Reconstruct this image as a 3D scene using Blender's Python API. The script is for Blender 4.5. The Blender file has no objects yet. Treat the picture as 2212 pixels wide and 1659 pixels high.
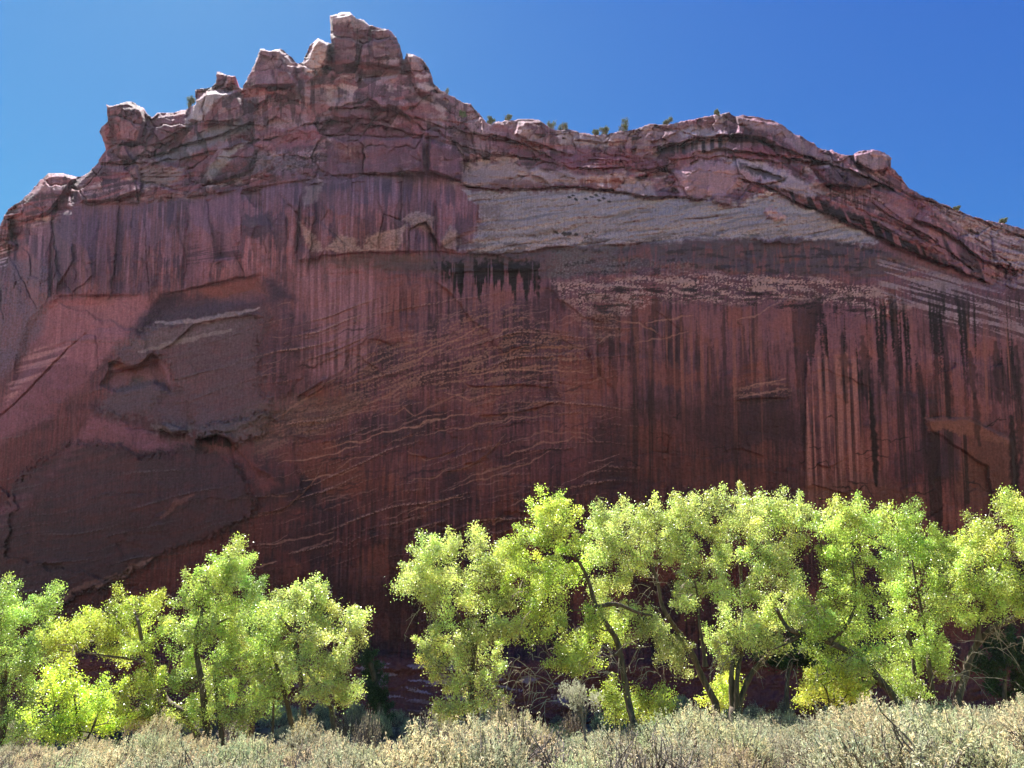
import bpy, math, random
import numpy as np
from mathutils import Vector, Matrix

# ------------------------------------------------------------------ camera, sky, sun
C = bpy.data.collections.new("canyon"); bpy.context.scene.collection.children.link(C)
scene = bpy.context.scene
CAM_H = 1.7
FPX, CX, CY = 1555.0, 1106.0, 829.5            # focal length and centre of the 2212 x 1659 survey sheet
PITCH = math.radians(24.7)
cam_data = bpy.data.cameras.new("camera")
cam_data.sensor_width = 36.0
cam_data.lens = 36.0 * FPX / 2212.0
cam_data.clip_start = 0.1
cam_data.clip_end = 3000.0
cam = bpy.data.objects.new("camera", cam_data)
cam.location = (0, 0, CAM_H)
cam.rotation_euler = (math.pi / 2 + PITCH, 0, 0)
scene.collection.objects.link(cam)
scene.camera = cam

SUN_AZ, SUN_EL = math.radians(-38), math.radians(61)   # azimuth measured from +Y (towards the cliff), negative = left
world = bpy.data.worlds.new("World"); scene.world = world
world.use_nodes = True
wn = world.node_tree
wn.nodes.clear()
sky = wn.nodes.new("ShaderNodeTexSky"); sky.sky_type = 'NISHITA'; sky.sun_disc = False
sky.sun_elevation = SUN_EL; sky.sun_rotation = SUN_AZ
sky.altitude = 1700; sky.air_density = 0.6; sky.dust_density = 0.2; sky.ozone_density = 8.0
bg = wn.nodes.new("ShaderNodeBackground"); bg.inputs[1].default_value = 0.05
wo = wn.nodes.new("ShaderNodeOutputWorld")
sep = wn.nodes.new("ShaderNodeSeparateColor"); com = wn.nodes.new("ShaderNodeCombineColor")      # the phone's colour response to the sky
wn.links.new(sky.outputs[0], sep.inputs[0])
for ch, (gam, mul) in enumerate(((2.1, 1.0), (1.75, 1.08), (0.5, 2.12))):
    pw = wn.nodes.new("ShaderNodeMath"); pw.operation = 'POWER'; pw.inputs[1].default_value = gam
    ml = wn.nodes.new("ShaderNodeMath"); ml.operation = 'MULTIPLY'; ml.inputs[1].default_value = mul
    wn.links.new(sep.outputs[ch], pw.inputs[0]); wn.links.new(pw.outputs[0], ml.inputs[0]); wn.links.new(ml.outputs[0], com.inputs[ch])
wn.links.new(com.outputs[0], bg.inputs[0]); wn.links.new(bg.outputs[0], wo.inputs[0])
sun_d = bpy.data.lights.new("sun", 'SUN'); sun_d.energy = 5.0; sun_d.angle = math.radians(0.53); sun_d.color = (1.0, 0.95, 0.87)
sun = bpy.data.objects.new("sun", sun_d); scene.collection.objects.link(sun)
sdir = Vector((math.sin(SUN_AZ) * math.cos(SUN_EL), math.cos(SUN_AZ) * math.cos(SUN_EL), math.sin(SUN_EL)))
sun.rotation_euler = (-sdir).to_track_quat('-Z', 'Y').to_euler()
sun.location = sdir * 200
scene.view_settings.view_transform = 'Standard'
scene.view_settings.look = 'None'
scene.view_settings.exposure = 2.0
scene.view_settings.gamma = 1.0
scene.cycles.max_bounces = 6
scene.cycles.transparent_max_bounces = 4

# ------------------------------------------------------------------ helpers
SP, CP = math.sin(PITCH), math.cos(PITCH)
def at(px, py, Y):
    """a point seen at (px, py) of the survey sheet standing Y metres out; works on arrays"""
    u = (px - CX) / FPX; v = (CY - py) / FPX
    dy = CP - v * SP; dz = SP + v * CP
    k = Y / dy
    return u * k, Y, CAM_H + dz * k
def atv(px, py, Y):
    return Vector(at(px, py, Y))
def pxm(py, Y):
    """metres per sheet pixel at that row and distance"""
    v = (CY - py) / FPX
    return Y / (CP - v * SP) / FPX

def srgb(r, g, b):
    f = lambda c: ((c / 255.0 + 0.055) / 1.055) ** 2.4 if c > 10 else c / 255.0 / 12.92
    return np.array([f(r), f(g), f(b)])

def smooth(a, b, x):
    t = np.clip((x - a) / (b - a), 0, 1)
    return t * t * (3 - 2 * t)

def _hash(ix, iy, seed):
    h = (ix.astype(np.int64) * 374761393 + iy.astype(np.int64) * 668265263 + seed * 1274126177) & 0xFFFFFFFF
    h = ((h ^ (h >> 13)) * 1274126177) & 0xFFFFFFFF
    h = ((h ^ (h >> 16)) * 2246822519) & 0xFFFFFFFF
    return (h ^ (h >> 15)) & 0xFFFFFFFF
def noise(x, y, seed=0):
    """gradient noise, about -1 .. 1"""
    x, y = np.broadcast_arrays(np.asarray(x, dtype=np.float64), np.asarray(y, dtype=np.float64))
    ix = np.floor(x); iy = np.floor(y); fx = x - ix; fy = y - iy
    ux = fx * fx * fx * (fx * (fx * 6 - 15) + 10); uy = fy * fy * fy * (fy * (fy * 6 - 15) + 10)
    def g(dx, dy):
        a = _hash(ix + dx, iy + dy, seed) * (2 * math.pi / 4294967296.0)
        return np.cos(a) * (fx - dx) + np.sin(a) * (fy - dy)
    n0 = g(0, 0) * (1 - ux) + g(1, 0) * ux
    n1 = g(0, 1) * (1 - ux) + g(1, 1) * ux
    return (n0 * (1 - uy) + n1 * uy) * 1.5
def fbm(x, y, octs=4, seed=0, gain=0.5):
    s = 0; a = 1.0; t = 0
    for o in range(octs):
        s = s + a * noise(x, y, seed + o * 17); t += a
        x = x * 2.03 + 7.1; y = y * 2.03 + 3.7; a *= gain
    return s / t * 1.3
def ridged(x, y, octs=4, seed=0):
    s = 0; a = 1.0; t = 0
    for o in range(octs):
        s = s + a * (1 - np.abs(noise(x, y, seed + o * 13)) * 2); t += a
        x = x * 2.07 + 1.1; y = y * 2.07 + 9.7; a *= 0.5
    return s / t
def cells(x, y, seed=0):
    """Voronoi: edge distance measure, a random number per cell and the offset from the cell's point"""
    ix = np.floor(x); iy = np.floor(y)
    b1 = np.full(x.shape, 9.0); b2 = np.full(x.shape, 9.0)
    rid = np.zeros(x.shape); ox = np.zeros(x.shape); oy = np.zeros(x.shape)
    for dx in (-1, 0, 1):
        for dy in (-1, 0, 1):
            cx = ix + dx; cy = iy + dy
            h1 = _hash(cx, cy, seed) / 4294967296.0; h2 = _hash(cx, cy, seed + 5) / 4294967296.0
            qx = x - (cx + 0.1 + 0.8 * h1); qy = y - (cy + 0.1 + 0.8 * h2)
            d = np.sqrt(qx * qx + qy * qy)
            near = d < b1
            b2 = np.where(near, b1, np.minimum(b2, d))
            rid = np.where(near, _hash(cx, cy, seed + 9) / 4294967296.0, rid)
            ox = np.where(near, qx, ox); oy = np.where(near, qy, oy)
            b1 = np.where(near, d, b1)
    return b2 - b1, rid, ox, oy

def link(name, mesh, parent=None, mats=()):
    o = bpy.data.objects.new(name, mesh); C.objects.link(o)
    for m in mats: mesh.materials.append(m)
    if parent is not None: o.parent = parent
    return o
def np_mesh(name, verts, faces, loops_per_face, smooth_shade=True):
    me = bpy.data.meshes.new(name)
    nv = len(verts); nf = len(faces)
    me.vertices.add(nv); me.vertices.foreach_set("co", np.ascontiguousarray(verts, dtype=np.float32).ravel())
    me.loops.add(nf * loops_per_face); me.loops.foreach_set("vertex_index", np.ascontiguousarray(faces, dtype=np.int32).ravel())
    me.polygons.add(nf)
    me.polygons.foreach_set("loop_start", np.arange(0, nf * loops_per_face, loops_per_face, dtype=np.int32))
    me.polygons.foreach_set("use_smooth", np.full(nf, smooth_shade, dtype=bool))
    me.update(calc_edges=True)
    return me
def tag(o, label=None, cat=None, group=None, kind=None):
    if label: o["label"] = label
    if cat: o["category"] = cat
    if group: o["group"] = group
    if kind: o["kind"] = kind
    return o
def empty(name, loc):
    o = bpy.data.objects.new(name, None); C.objects.link(o); o.location = loc; o.empty_display_size = 0.3
    return o
def new_mat(name):
    m = bpy.data.materials.new(name); m.use_nodes = True
    nt = m.node_tree; nt.nodes.clear()
    return m, nt
def nd(nt, typ, **kw):
    n = nt.nodes.new(typ)
    for k, v in kw.items(): setattr(n, k, v)
    return n

# ------------------------------------------------------------------ cliff
STEP = 1.5
CAL = np.array([1.10, 0.98, 1.64])           # sheet colour in the shade -> base colour of the rock

SIL = [(-340, 640), (-200, 575), (-90, 520), (0, 489), (7, 468), (17, 451), (44, 432), (67, 412), (85, 390), (103, 373), (133, 373), (147, 376), (164, 379), (178, 381), (191, 371), (208, 355), (212, 345),
 (226, 325), (224, 308), (215, 284), (219, 273), (231, 261), (229, 226), (246, 226), (273, 219), (290, 220), (308, 232), (321, 248), (328, 251), (338, 244), (359, 243),
 (383, 241), (390, 238), (407, 234), (424, 222), (420, 193), (455, 188), (465, 178), (468, 154), (479, 156), (492, 161), (511, 162), (509, 181), (516, 188), (523, 190),
 (537, 161), (550, 137), (560, 104), (578, 108), (608, 106), (625, 118), (639, 133), (644, 138), (653, 132), (670, 96), (687, 81), (704, 91), (714, 92), (712, 34), (728, 29),
 (737, 24), (757, 27), (771, 39), (785, 43), (798, 53), (826, 60), (839, 62), (856, 77), (867, 106), (872, 128), (877, 115), (894, 118), (908, 123), (921, 137), (932, 161),
 (937, 176), (949, 191), (966, 202), (983, 210), (1000, 221), (1017, 223), (1031, 238), (1050, 263), (1062, 268), (1075, 261), (1106, 258), (1140, 256), (1168, 259),
 (1185, 273), (1195, 279), (1229, 279), (1260, 287), (1284, 291), (1315, 289), (1328, 284), (1356, 282), (1373, 277), (1404, 267), (1419, 268), (1441, 270), (1477, 261),
 (1514, 253), (1550, 247), (1576, 242), (1590, 251), (1609, 248), (1638, 252), (1667, 259), (1696, 272), (1718, 290), (1733, 294), (1762, 312), (1777, 323), (1799, 323),
 (1817, 334), (1842, 334), (1857, 325), (1886, 322), (1912, 328), (1926, 341), (1926, 361), (1948, 381), (1959, 401), (1989, 420), (2018, 430), (2047, 443), (2087, 462),
 (2127, 474), (2164, 480), (2212, 494), (2330, 540), (2560, 640)]

def build_cliff():
    xs = np.arange(-330, 2546, STEP); ys = np.arange(8, 1664, STEP)
    gx, gy = np.meshgrid(xs, ys)
    H, W = gx.shape
    x0, y0 = xs[0], ys[0]

    def win(pts, m):
        """array window round some points"""
        p = np.array(pts)
        a = max(0, int((p[:, 0].min() - m - x0) / STEP)); b = min(W, int((p[:, 0].max() + m - x0) / STEP) + 2)
        c = max(0, int((p[:, 1].min() - m - y0) / STEP)); d = min(H, int((p[:, 1].max() + m - y0) / STEP) + 2)
        return (slice(c, max(c, d)), slice(a, max(a, b)))
    def seg_dist(px, py, pts, closed):
        n = len(pts); best = np.full(px.shape, 1e9); tt = np.zeros(px.shape)
        m = n if closed else n - 1
        for i in range(m):
            ax, ay = pts[i]; bx, by = pts[(i + 1) % n]
            ex, ey = bx - ax, by - ay; L = ex * ex + ey * ey + 1e-9
            t = np.clip(((px - ax) * ex + (py - ay) * ey) / L, 0, 1)
            d = np.hypot(px - ax - t * ex, py - ay - t * ey)
            nb = d < best
            best = np.where(nb, d, best); tt = np.where(nb, (i + t) / m, tt)
        return best, tt
    def sdf(px, py, pts):
        d, _ = seg_dist(px, py, pts, True)
        ins = np.zeros(px.shape, bool); n = len(pts)
        for i in range(n):
            ax, ay = pts[i]; bx, by = pts[(i + 1) % n]
            if ay == by: continue
            c = ((ay > py) != (by > py)) & (px < (bx - ax) * (py - ay) / (by - ay) + ax)
            ins ^= c
        return np.where(ins, -d, d)

    # wobbling sheet coordinates so that no traced edge stays straight
    wob1 = fbm(gx / 40, gy / 40, 4, 11); wob2 = fbm(gx / 40, gy / 40, 4, 37)
    wx = gx + 7 * wob1; wy = gy + 7 * wob2
    sx = gx - 0.06 * (gx - CX) / 1050 * (gy - 900)          # fall-line coordinate of the water streaks

    # --- how far out the rock stands: survey points (sheet x, sheet y, metres)
    ctl = [(-330, 1640, 78), (-330, 1000, 78), (-330, 640, 84), (0, 1640, 66), (0, 1200, 66), (0, 900, 66), (0, 640, 66.5), (0, 490, 70),
           (150, 1300, 63.5), (150, 900, 63), (150, 640, 62.5), (150, 450, 65), (150, 385, 70), (280, 230, 73.5), (280, 330, 71.5),
           (400, 1600, 62), (400, 1100, 61.5), (400, 800, 61.5), (400, 640, 61), (400, 450, 63), (400, 390, 67), (430, 300, 71.5), (470, 170, 76.5),
           (600, 1600, 61.5), (600, 1000, 61.5), (600, 600, 61), (600, 410, 63.5), (600, 370, 67), (600, 250, 73), (600, 120, 76.5),
           (790, 1600, 62), (790, 1100, 62), (790, 800, 61.5), (790, 560, 61.5), (790, 400, 64), (790, 370, 67.5), (790, 300, 69.5), (790, 200, 73.5), (790, 40, 77), (900, 140, 77),
           (1000, 1600, 62), (1000, 900, 61.5), (1000, 560, 61.5), (1000, 410, 66), (1000, 340, 69.5), (1000, 240, 74.5),
           (1200, 1600, 62.5), (1200, 1000, 61.5), (1200, 600, 61.5), (1200, 540, 62.5), (1200, 415, 66.5), (1200, 380, 69), (1200, 290, 74),
           (1450, 1600, 63), (1450, 1000, 61.5), (1450, 600, 61), (1450, 520, 63), (1450, 430, 66.5), (1450, 380, 68.8), (1450, 275, 73.8),
           (1700, 1600, 63), (1700, 1000, 61.5), (1700, 620, 61.5), (1700, 520, 63.5), (1700, 440, 66), (1700, 370, 70), (1700, 280, 74.5),
           (1950, 1600, 64), (1950, 1000, 62.5), (1950, 700, 62.5), (1950, 560, 65), (1950, 470, 68.5), (1950, 400, 72),
           (2212, 1640, 66), (2212, 1000, 65), (2212, 720, 65.5), (2212, 600, 69), (2212, 500, 74),
           (2546, 1640, 73), (2546, 1000, 73), (2546, 650, 80)]
    ctl = np.array(ctl, float)
    cp = ctl[:, :2] / 400.0
    r = np.sqrt(((cp[:, None] - cp[None]) ** 2).sum(-1) + 0.02)
    A = np.zeros((len(ctl) + 3,) * 2); n = len(ctl)
    A[:n, :n] = r + np.eye(n) * 0.0; A[:n, n] = 1; A[:n, n + 1:] = cp; A[n, :n] = 1; A[n + 1:, :n] = cp.T
    wgt = np.linalg.solve(A, np.concatenate([ctl[:, 2], np.zeros(3)]))
    cs = 16
    cgx, cgy = np.meshgrid(np.arange(0, W + cs, cs) * STEP + x0, np.arange(0, H + cs, cs) * STEP + y0)
    q = np.stack([cgx, cgy], -1) / 400.0
    cz = wgt[n] + q @ wgt[n + 1:]
    for i in range(n):
        cz = cz + wgt[i] * np.sqrt(((q - cp[i]) ** 2).sum(-1) + 0.02)
    fi = np.arange(H) / cs; fj = np.arange(W) / cs
    i0 = fi.astype(int); j0 = fj.astype(int); ti = (fi - i0)[:, None]; tj = (fj - j0)[None]
    base = (cz[i0][:, j0] * (1 - ti) * (1 - tj) + cz[i0 + 1][:, j0] * ti * (1 - tj) + cz[i0][:, j0 + 1] * (1 - ti) * tj + cz[i0 + 1][:, j0 + 1] * ti * tj)
    depth = base.copy()
    bx, _, bz = at(gx, gy, base)                            # world coordinates of the plain wall, for bedding

    def masked(poly, soft, wob=1.0, rag=0.0, seed=0):
        """window and 0..1 mask of a traced outline with a wandering edge"""
        w = win(poly, soft + 14)
        px = gx[w] + wob * 7 * wob1[w]; py = gy[w] + wob * 7 * wob2[w]
        d = sdf(px, py, poly)
        if rag: d = d + rag * fbm(gx[w] / 9, gy[w] / 9, 3, seed + 5)
        return w, smooth(soft, -soft, d), d
    def ledge(pts, rec, Lb, lip, La, fade=25, jag=3.0, seed=1):
        """a bed line: the rock below it is recessed, the rock above stands out as a lip"""
        p = np.array(pts, float)
        w = (slice(max(0, int((p[:, 1].min() - 90 - y0) / STEP)), min(H, int((p[:, 1].max() + 90 - y0) / STEP))),
             slice(max(0, int((p[0, 0] - x0) / STEP)), min(W, int((p[-1, 0] - x0) / STEP))))
        X = gx[w]; yl = np.interp(X[0], p[:, 0], p[:, 1]) + jag * fbm(X[0] / 22, X[0] * 0 + seed, 4, seed) + jag * 0.8 * np.round(1.6 * noise(X[0] / 31, X[0] * 0 + 2.2, seed + 3))
        s = gy[w] - yl[None]
        e = smooth(0, fade, X - p[0, 0]) * smooth(0, fade, p[-1, 0] - X) * (0.75 + 0.45 * noise(X / 60, X * 0, seed + 8))
        below = np.exp(-np.maximum(s, 0) / Lb) * smooth(-STEP, STEP, s)
        above = np.exp(-np.maximum(-s, 0) / La) * smooth(STEP, -STEP, s)
        depth[w] += e * (rec * below - lip * above)
    def crack(pts, deep, width, wob=0.6):
        w = win(pts, width * 4 + 10)
        px = gx[w] + wob * 6 * wob1[w]; py = gy[w] + wob * 6 * wob2[w]
        d, t = seg_dist(px, py, pts, False)
        depth[w] += deep * np.exp(-(d / width) ** 2) * (0.55 + 0.45 * np.sin(np.pi * np.clip(t, 0.02, 0.98)))
    def block(poly, out, bev, tx=0.0, ty=0.0, wob=0.5):
        """a mass standing out of the wall (out < 0: a hollow) with bevelled sides and a tilted face"""
        w, m, d = masked(poly, 1.0, wob)
        p = np.array(poly); c = p.mean(0)
        bev = bev * 0.5
        k = np.clip(-d / bev, 0, 1)
        depth[w] -= k * (out + tx * (gx[w] - c[0]) / 100 + ty * (gy[w] - c[1]) / 100)
    def vstep(pts, amount, L, side=1):
        """a face edge running down the wall: one side is set back, fading away from the edge"""
        p = np.array(pts, float)
        w = win(pts, L * 3)
        Y_ = gy[w]; xl = np.interp(Y_[:, 0], p[:, 1], p[:, 0]) + 2.5 * fbm(Y_[:, 0] / 20, Y_[:, 0] * 0 + 3, 3, 5)
        s = (gx[w] - xl[:, None]) * side
        e = smooth(0, 14, Y_ - p[0, 1]) * smooth(0, 14, p[-1, 1] - Y_)
        depth[w] += amount * e * np.exp(-np.maximum(s, 0) / L) * smooth(-STEP, STEP, s)

    # --- rough areas
    up, _, _ = sdf_all = (None, None, None)
    crag = [(-400, 700), (-340, 440), (0, 440), (200, 200), (500, 0), (1000, 0), (1100, 240), (1500, 200), (1960, 300), (2560, 560), (2560, 760), (2212, 600), (2140, 615), (1900, 515), (1730, 440), (1500, 428), (1300, 408),
            (1000, 402), (915, 376), (640, 392), (440, 424), (160, 446), (100, 480), (0, 560)]
    _w, cm, _ = masked(crag, 22); crag_m = np.zeros((H, W)); crag_m[_w] = cm
    tier2 = [(-400, 640), (0, 490), (110, 478), (160, 448), (320, 440), (440, 424), (650, 392), (785, 384), (932, 376), (1000, 404), (1040, 470), (1000, 548), (770, 546), (640, 586), (420, 618), (330, 636), (110, 640), (0, 700), (-400, 800)]
    _w, cm, _ = masked(tier2, 26); tier2_m = np.zeros((H, W)); tier2_m[_w] = cm
    slab = [(1003, 548), (985, 530), (1000, 505), (1040, 470), (1030, 440), (1000, 413), (1200, 411), (1300, 412), (1404, 425), (1470, 428), (1530, 434), (1580, 448), (1650, 412), (1720, 440), (1800, 466), (1900, 522), (1869, 530),
            (1769, 518), (1660, 514), (1525, 517), (1404, 525), (1324, 530), (1250, 531), (1185, 530), (1143, 541), (1078, 548)]
    _w, cm, _ = masked(slab, 5, 1.4, 9, 6); slab_m = np.zeros((H, W)); slab_m[_w] = cm
    uband = [(1000, 360), (1058, 355), (1126, 359), (1195, 372), (1263, 378), (1332, 376), (1404, 393), (1420, 424), (1332, 411), (1297, 400), (1212, 396), (1160, 400), (1096, 404), (1000, 402)]
    _w, cm, _ = masked(uband, 5); uband_m = np.zeros((H, W)); uband_m[_w] = cm
    wall_m = np.clip(1 - crag_m - tier2_m - slab_m, 0, 1)

    # broad swells, fractured facets, bedding
    depth += 0.5 * fbm(gx / 260, gy / 200, 3, 3) * (1 + crag_m)
    n_big = fbm(gx / 130, gy / 90, 3, 19)
    def facets(w_, h_, warp, seed, tilt, off, crk, shear=0.0):
        e, r, ox, oy = cells((gx + warp * wob1 + shear * gy) / w_, (gy + warp * wob2 - 0.1 * gx) / h_, seed)
        r2 = (r * 7.31) % 1; r3 = (r * 13.7) % 1; r4 = (r * 29.3) % 1
        return off * (r - 0.5) + tilt * (ox * (r2 - 0.5) * 2 + oy * (r3 - 0.35) * 1.5) + crk * smooth(0.07, 0.0, e) * (r2 > 0.45), r4
    m2 = smooth(-0.2, 0.25, n_big); m3 = smooth(-0.05, 0.3, noise(gx / 75, gy / 55, 24))
    fa, ra = facets(118, 74, 10, 21, 1.9, 1.7, 0.6, 0.15)
    fb, rb = facets(47, 31, 5, 22, 0.9, 0.8, 0.4, -0.2)
    fc, rc = facets(20, 14, 2.5, 23, 0.35, 0.4, 0.2, 0.1)
    cr_ = 1 - 0.55 * smooth(980, 1150, gx)
    depth += crag_m * (fa * cr_ + fb * (0.35 + 0.65 * m2) * cr_ + fc * (0.3 + 0.7 * m3))
    ta, qa = facets(72, 190, 6, 33, 1.5, 0.9, 0.4, -0.05)
    tb_, qb = facets(30, 66, 4, 34, 0.45, 0.35, 0.2, 0.1)
    tc, qc = facets(15, 22, 3, 35, 0.14, 0.16, 0.08)
    depth += tier2_m * (ta + tb_ * smooth(-0.1, 0.3, noise(gx / 90, gy / 70, 36)) + tc * m3)
    wa, va = facets(300, 170, 16, 37, 0.55, 0.45, 0.0, -0.3)
    wb, vb = facets(96, 64, 8, 38, 0.28, 0.22, 0.12, -0.3)
    depth += np.clip(1 - crag_m - tier2_m - slab_m, 0, 1) * (wa * 0.7 + wb * smooth(0.05, 0.4, noise(gx / 190, gy / 140, 39)))
    BH = np.interp(gx, [-340, 0, 200, 450, 650, 900, 1100, 1300, 1500, 1700, 1900, 2100, 2300, 2560], [540, 470, 440, 400, 362, 350, 366, 380, 384, 418, 500, 600, 690, 800])
    BH = BH * (0.55 + 0.45 * smooth(100, 420, gy)) 
    def strata(thick, width, warp, seed):
        b = gy - BH + warp * fbm(gx / 140, gy / 70, 3, seed)
        s = b / thick + 0.9 * noise(gx / 210, b / (thick * 4), seed + 1)
        k = np.floor(s); f = s - k
        hk = _hash(k, k * 0 + 3, seed) / 4294967296.0
        u = gx / width * (0.55 + 0.9 * hk) + hk * 91 + 0.25 * noise(gx / 30, gy / 12, seed + 2)
        j = np.floor(u); g = u - j
        r = _hash(k, j, seed + 4) / 4294967296.0
        present = smooth(-0.25, 0.3, noise(gx / 120, b / 40, seed + 6))
        face = (r - 0.5) * 1.0 + 0.75 * f ** 3 - 0.15 * (1 - f) ** 6 + 0.5 * np.exp(-np.minimum(g, 1 - g) / 0.025) * (r > 0.35)
        return face * present, r, f, k, b
    st1, sr1, sf1, sk1, sb1 = strata(30, 80, 16, 301)
    st2, sr2, sf2, sk2, sb2 = strata(11, 42, 9, 311)
    st3, sr3, sf3, sk3, sb3 = strata(4.6, 36, 5, 321)
    massive = np.zeros((H, W))
    for pg in ([(712, 30), (757, 24), (800, 50), (840, 60), (864, 100), (868, 150), (800, 136), (720, 146)], [(546, 140), (560, 104), (605, 106), (640, 135), (638, 185), (540, 186)], [(229, 226), (275, 219), (310, 235), (318, 262), (300, 340), (232, 330), (216, 285)],
               [(320, 255), (400, 240), (408, 275), (330, 330), (290, 345)], [(60, 425), (103, 374), (140, 374), (165, 382), (110, 470), (20, 480)], [(180, 378), (215, 356), (300, 355), (305, 410), (250, 430), (160, 440), (150, 400)], [(716, 296), (800, 292), (918, 300), (995, 335), (997, 392), (915, 370), (785, 380), (699, 384)],
               [(780, 170), (880, 160), (925, 205), (915, 228), (860, 232), (760, 225), (730, 205)], [(873, 120), (895, 117), (930, 165), (940, 215), (905, 200)], [(1842, 334), (1886, 322), (1926, 341), (1924, 366), (1880, 372)], [(1590, 255), (1680, 268), (1760, 318), (1790, 345), (1740, 335), (1640, 298)],
               [(1455, 372), (1500, 352), (1620, 352), (1640, 380), (1560, 425), (1470, 425)], [(1590, 350), (1660, 352), (1790, 396), (1720, 410), (1650, 384)], [(1868, 404), (1952, 419), (2018, 452), (2120, 528), (2150, 600), (2060, 545), (1940, 474)], [(655, 134), (687, 84), (710, 96), (704, 140), (665, 170)],
               [(440, 372), (470, 322), (520, 302), (560, 322), (540, 368), (480, 395)], [(405, 255), (440, 205), (510, 198), (526, 228), (500, 258), (430, 270)]):
        w_, m_, d_ = masked(pg, 5, 0.8); massive[w_] = np.maximum(massive[w_], m_)
    crag_s = crag_m; crag_m = crag_m * (1 - 0.82 * massive)
    depth += crag_m * (1.25 * st1 + 0.55 * st2 + 0.16 * st3) * (1 + 0.25 * smooth(980, 1150, gx))
    redbed = np.zeros((H, W))
    for pg in ([(740, 262), (860, 268), (960, 296), (1050, 310), (1150, 340), (1240, 362), (1330, 366), (1420, 372), (1440, 350), (1360, 325), (1250, 318), (1180, 320), (1080, 300), (990, 292), (880, 270), (780, 250)],
               [(560, 300), (640, 276), (740, 262), (860, 276), (940, 296), (700, 298), (600, 332)], [(230, 375), (330, 345), (470, 325), (640, 286), (700, 300), (640, 320), (480, 350), (380, 375), (260, 395)],
               [(440, 424), (650, 392), (785, 384), (932, 376), (1000, 402), (1330, 412), (1330, 402), (1000, 390), (930, 362), (780, 372), (640, 380), (430, 412)], [(1490, 335), (1560, 318), (1650, 312), (1780, 345), (1720, 350), (1600, 340)]):
        w_, m_, d_ = masked(pg, 9, 1.5); redbed[w_] = np.maximum(redbed[w_], m_)
    depth += redbed * 0.5 * st3
    depth += massive * (0.5 * fbm(gx / 70, gy / 70, 2, 341) + 0.22 * np.abs(fbm((gx + 0.3 * gy) / 30, (gy - 0.2 * gx) / 44, 3, 342)))
    bedw = bz + 1.2 * fbm(bx / 14, bz / 9, 3, 61) + bx * 0.03
    bed = noise(bedw * 0.9, bx * 0.03, 62) + 0.6 * noise(bedw * 2.3, bx * 0.06, 63)
    bedmask = smooth(0.05, 0.5, fbm(gx / 150, gy / 60, 3, 66) + 0.05)
    depth += crag_m * bedmask * 0.32 * np.sign(bed) * np.abs(bed) ** 0.6
    # slab: long low cross beds running down to the left
    sl = (gy + 0.14 * gx) + 6 * fbm(gx / 120, gy / 30, 3, 71)
    slf = sl / 15 + 0.5 * noise(gx / 300, sl / 60, 76); slk = np.floor(slf); slr = slf - slk
    slp = smooth(-0.1, 0.45, noise(gx / 90, slk * 1.7, 77))
    depth += slab_m * (0.26 * noise(sl / 9, gx / 260, 72) + 0.14 * noise(sl / 3.6, gx / 120, 73) + 0.5 * slp * (slr ** 4) + 0.25 * np.abs(fbm(gx / 34, gy / 12, 3, 78)) + 0.2 * fbm(gx / 7, gy / 5, 2, 79))
    # long curved cross beds over the middle and left of the main wall
    cbx = np.interp(gx, [-340, 300, 700, 1000, 1200, 1350, 1700, 2560], [0.20, 0.24, 0.34, 0.30, 0.18, 0.12, 0.10, 0.05])
    cb = gy + cbx * (gx - 900) + 16 * noise(gx / 230, gy / 150, 401) + 5 * noise(gx / 90, gy / 60, 402) + 1.3 * fbm(gx / 26, gy / 16, 3, 403)
    def xbeds(th, seed, sharp):
        q_ = cb / th + 0.8 * noise(gx / 260, cb / (th * 5), seed); k_ = np.floor(q_); f_ = q_ - k_
        on = smooth(0.0, 0.4, noise(gx / 210 + k_ * 3.3, k_ * 7.7, seed + 1) - 0.05)
        return on * f_ ** sharp, on, f_, k_
    cb1, on1, cf1, ck1 = xbeds(26, 411, 7); cb2, on2, cf2, ck2 = xbeds(11, 421, 4); cb3, on3, cf3, ck3 = xbeds(5, 431, 3)
    cbm = smooth(480, 640, gx) * smooth(1420, 1250, gx) * smooth(600, 700, gy) * smooth(1260, 1150, gy)
    cbl = smooth(560, 420, gx) * smooth(650, 760, gy)
    cball = np.clip(cbm + 0.55 * cbl + 0.25, 0, 1) * wall_m
    depth -= cball * (0.24 * cb1 + 0.16 * cb2 + 0.09 * cb3)
    # main wall: shallow spalls and flutes
    spall = smooth(-0.1, 0.5, fbm(gx / 200, gy / 160, 3, 52))
    depth += wall_m * 0.10 * fbm(sx / 14, gy / 120, 3, 53)
    belt = smooth(520, 545, gy) * smooth(640, 585, gy)
    depth += wall_m * belt * (0.35 * fbm(gx / 45, gy / 14, 4, 83) + 0.25 * np.abs(fbm(gx / 60, gy / 22, 3, 84)))
    # roughness at every scale
    depth += (0.10 + 0.16 * crag_m + 0.06 * tier2_m) * fbm(gx / 16, gy / 11, 4, 81)
    depth += (0.05 + 0.06 * crag_m) * fbm(gx / 5, gy / 3.6, 2, 82)

    crag_m = crag_s
    # --- traced structure
    # terrace under the crags
    ledge([(100, 478), (116, 475), (164, 447), (219, 444), (267, 432), (321, 441), (403, 434), (444, 424), (479, 410), (533, 405), (581, 400), (649, 393), (699, 388), (785, 383), (853, 386), (915, 376), (932, 374), (976, 390), (1000, 398)], -0.35, 60, -0.5, 12, jag=4, seed=2)
    ledge([(440, 436), (479, 422), (533, 414), (581, 409), (649, 400), (785, 391), (853, 394), (932, 384), (990, 402)], 0.9, 7, 0.5, 10, jag=3, seed=3)
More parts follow.
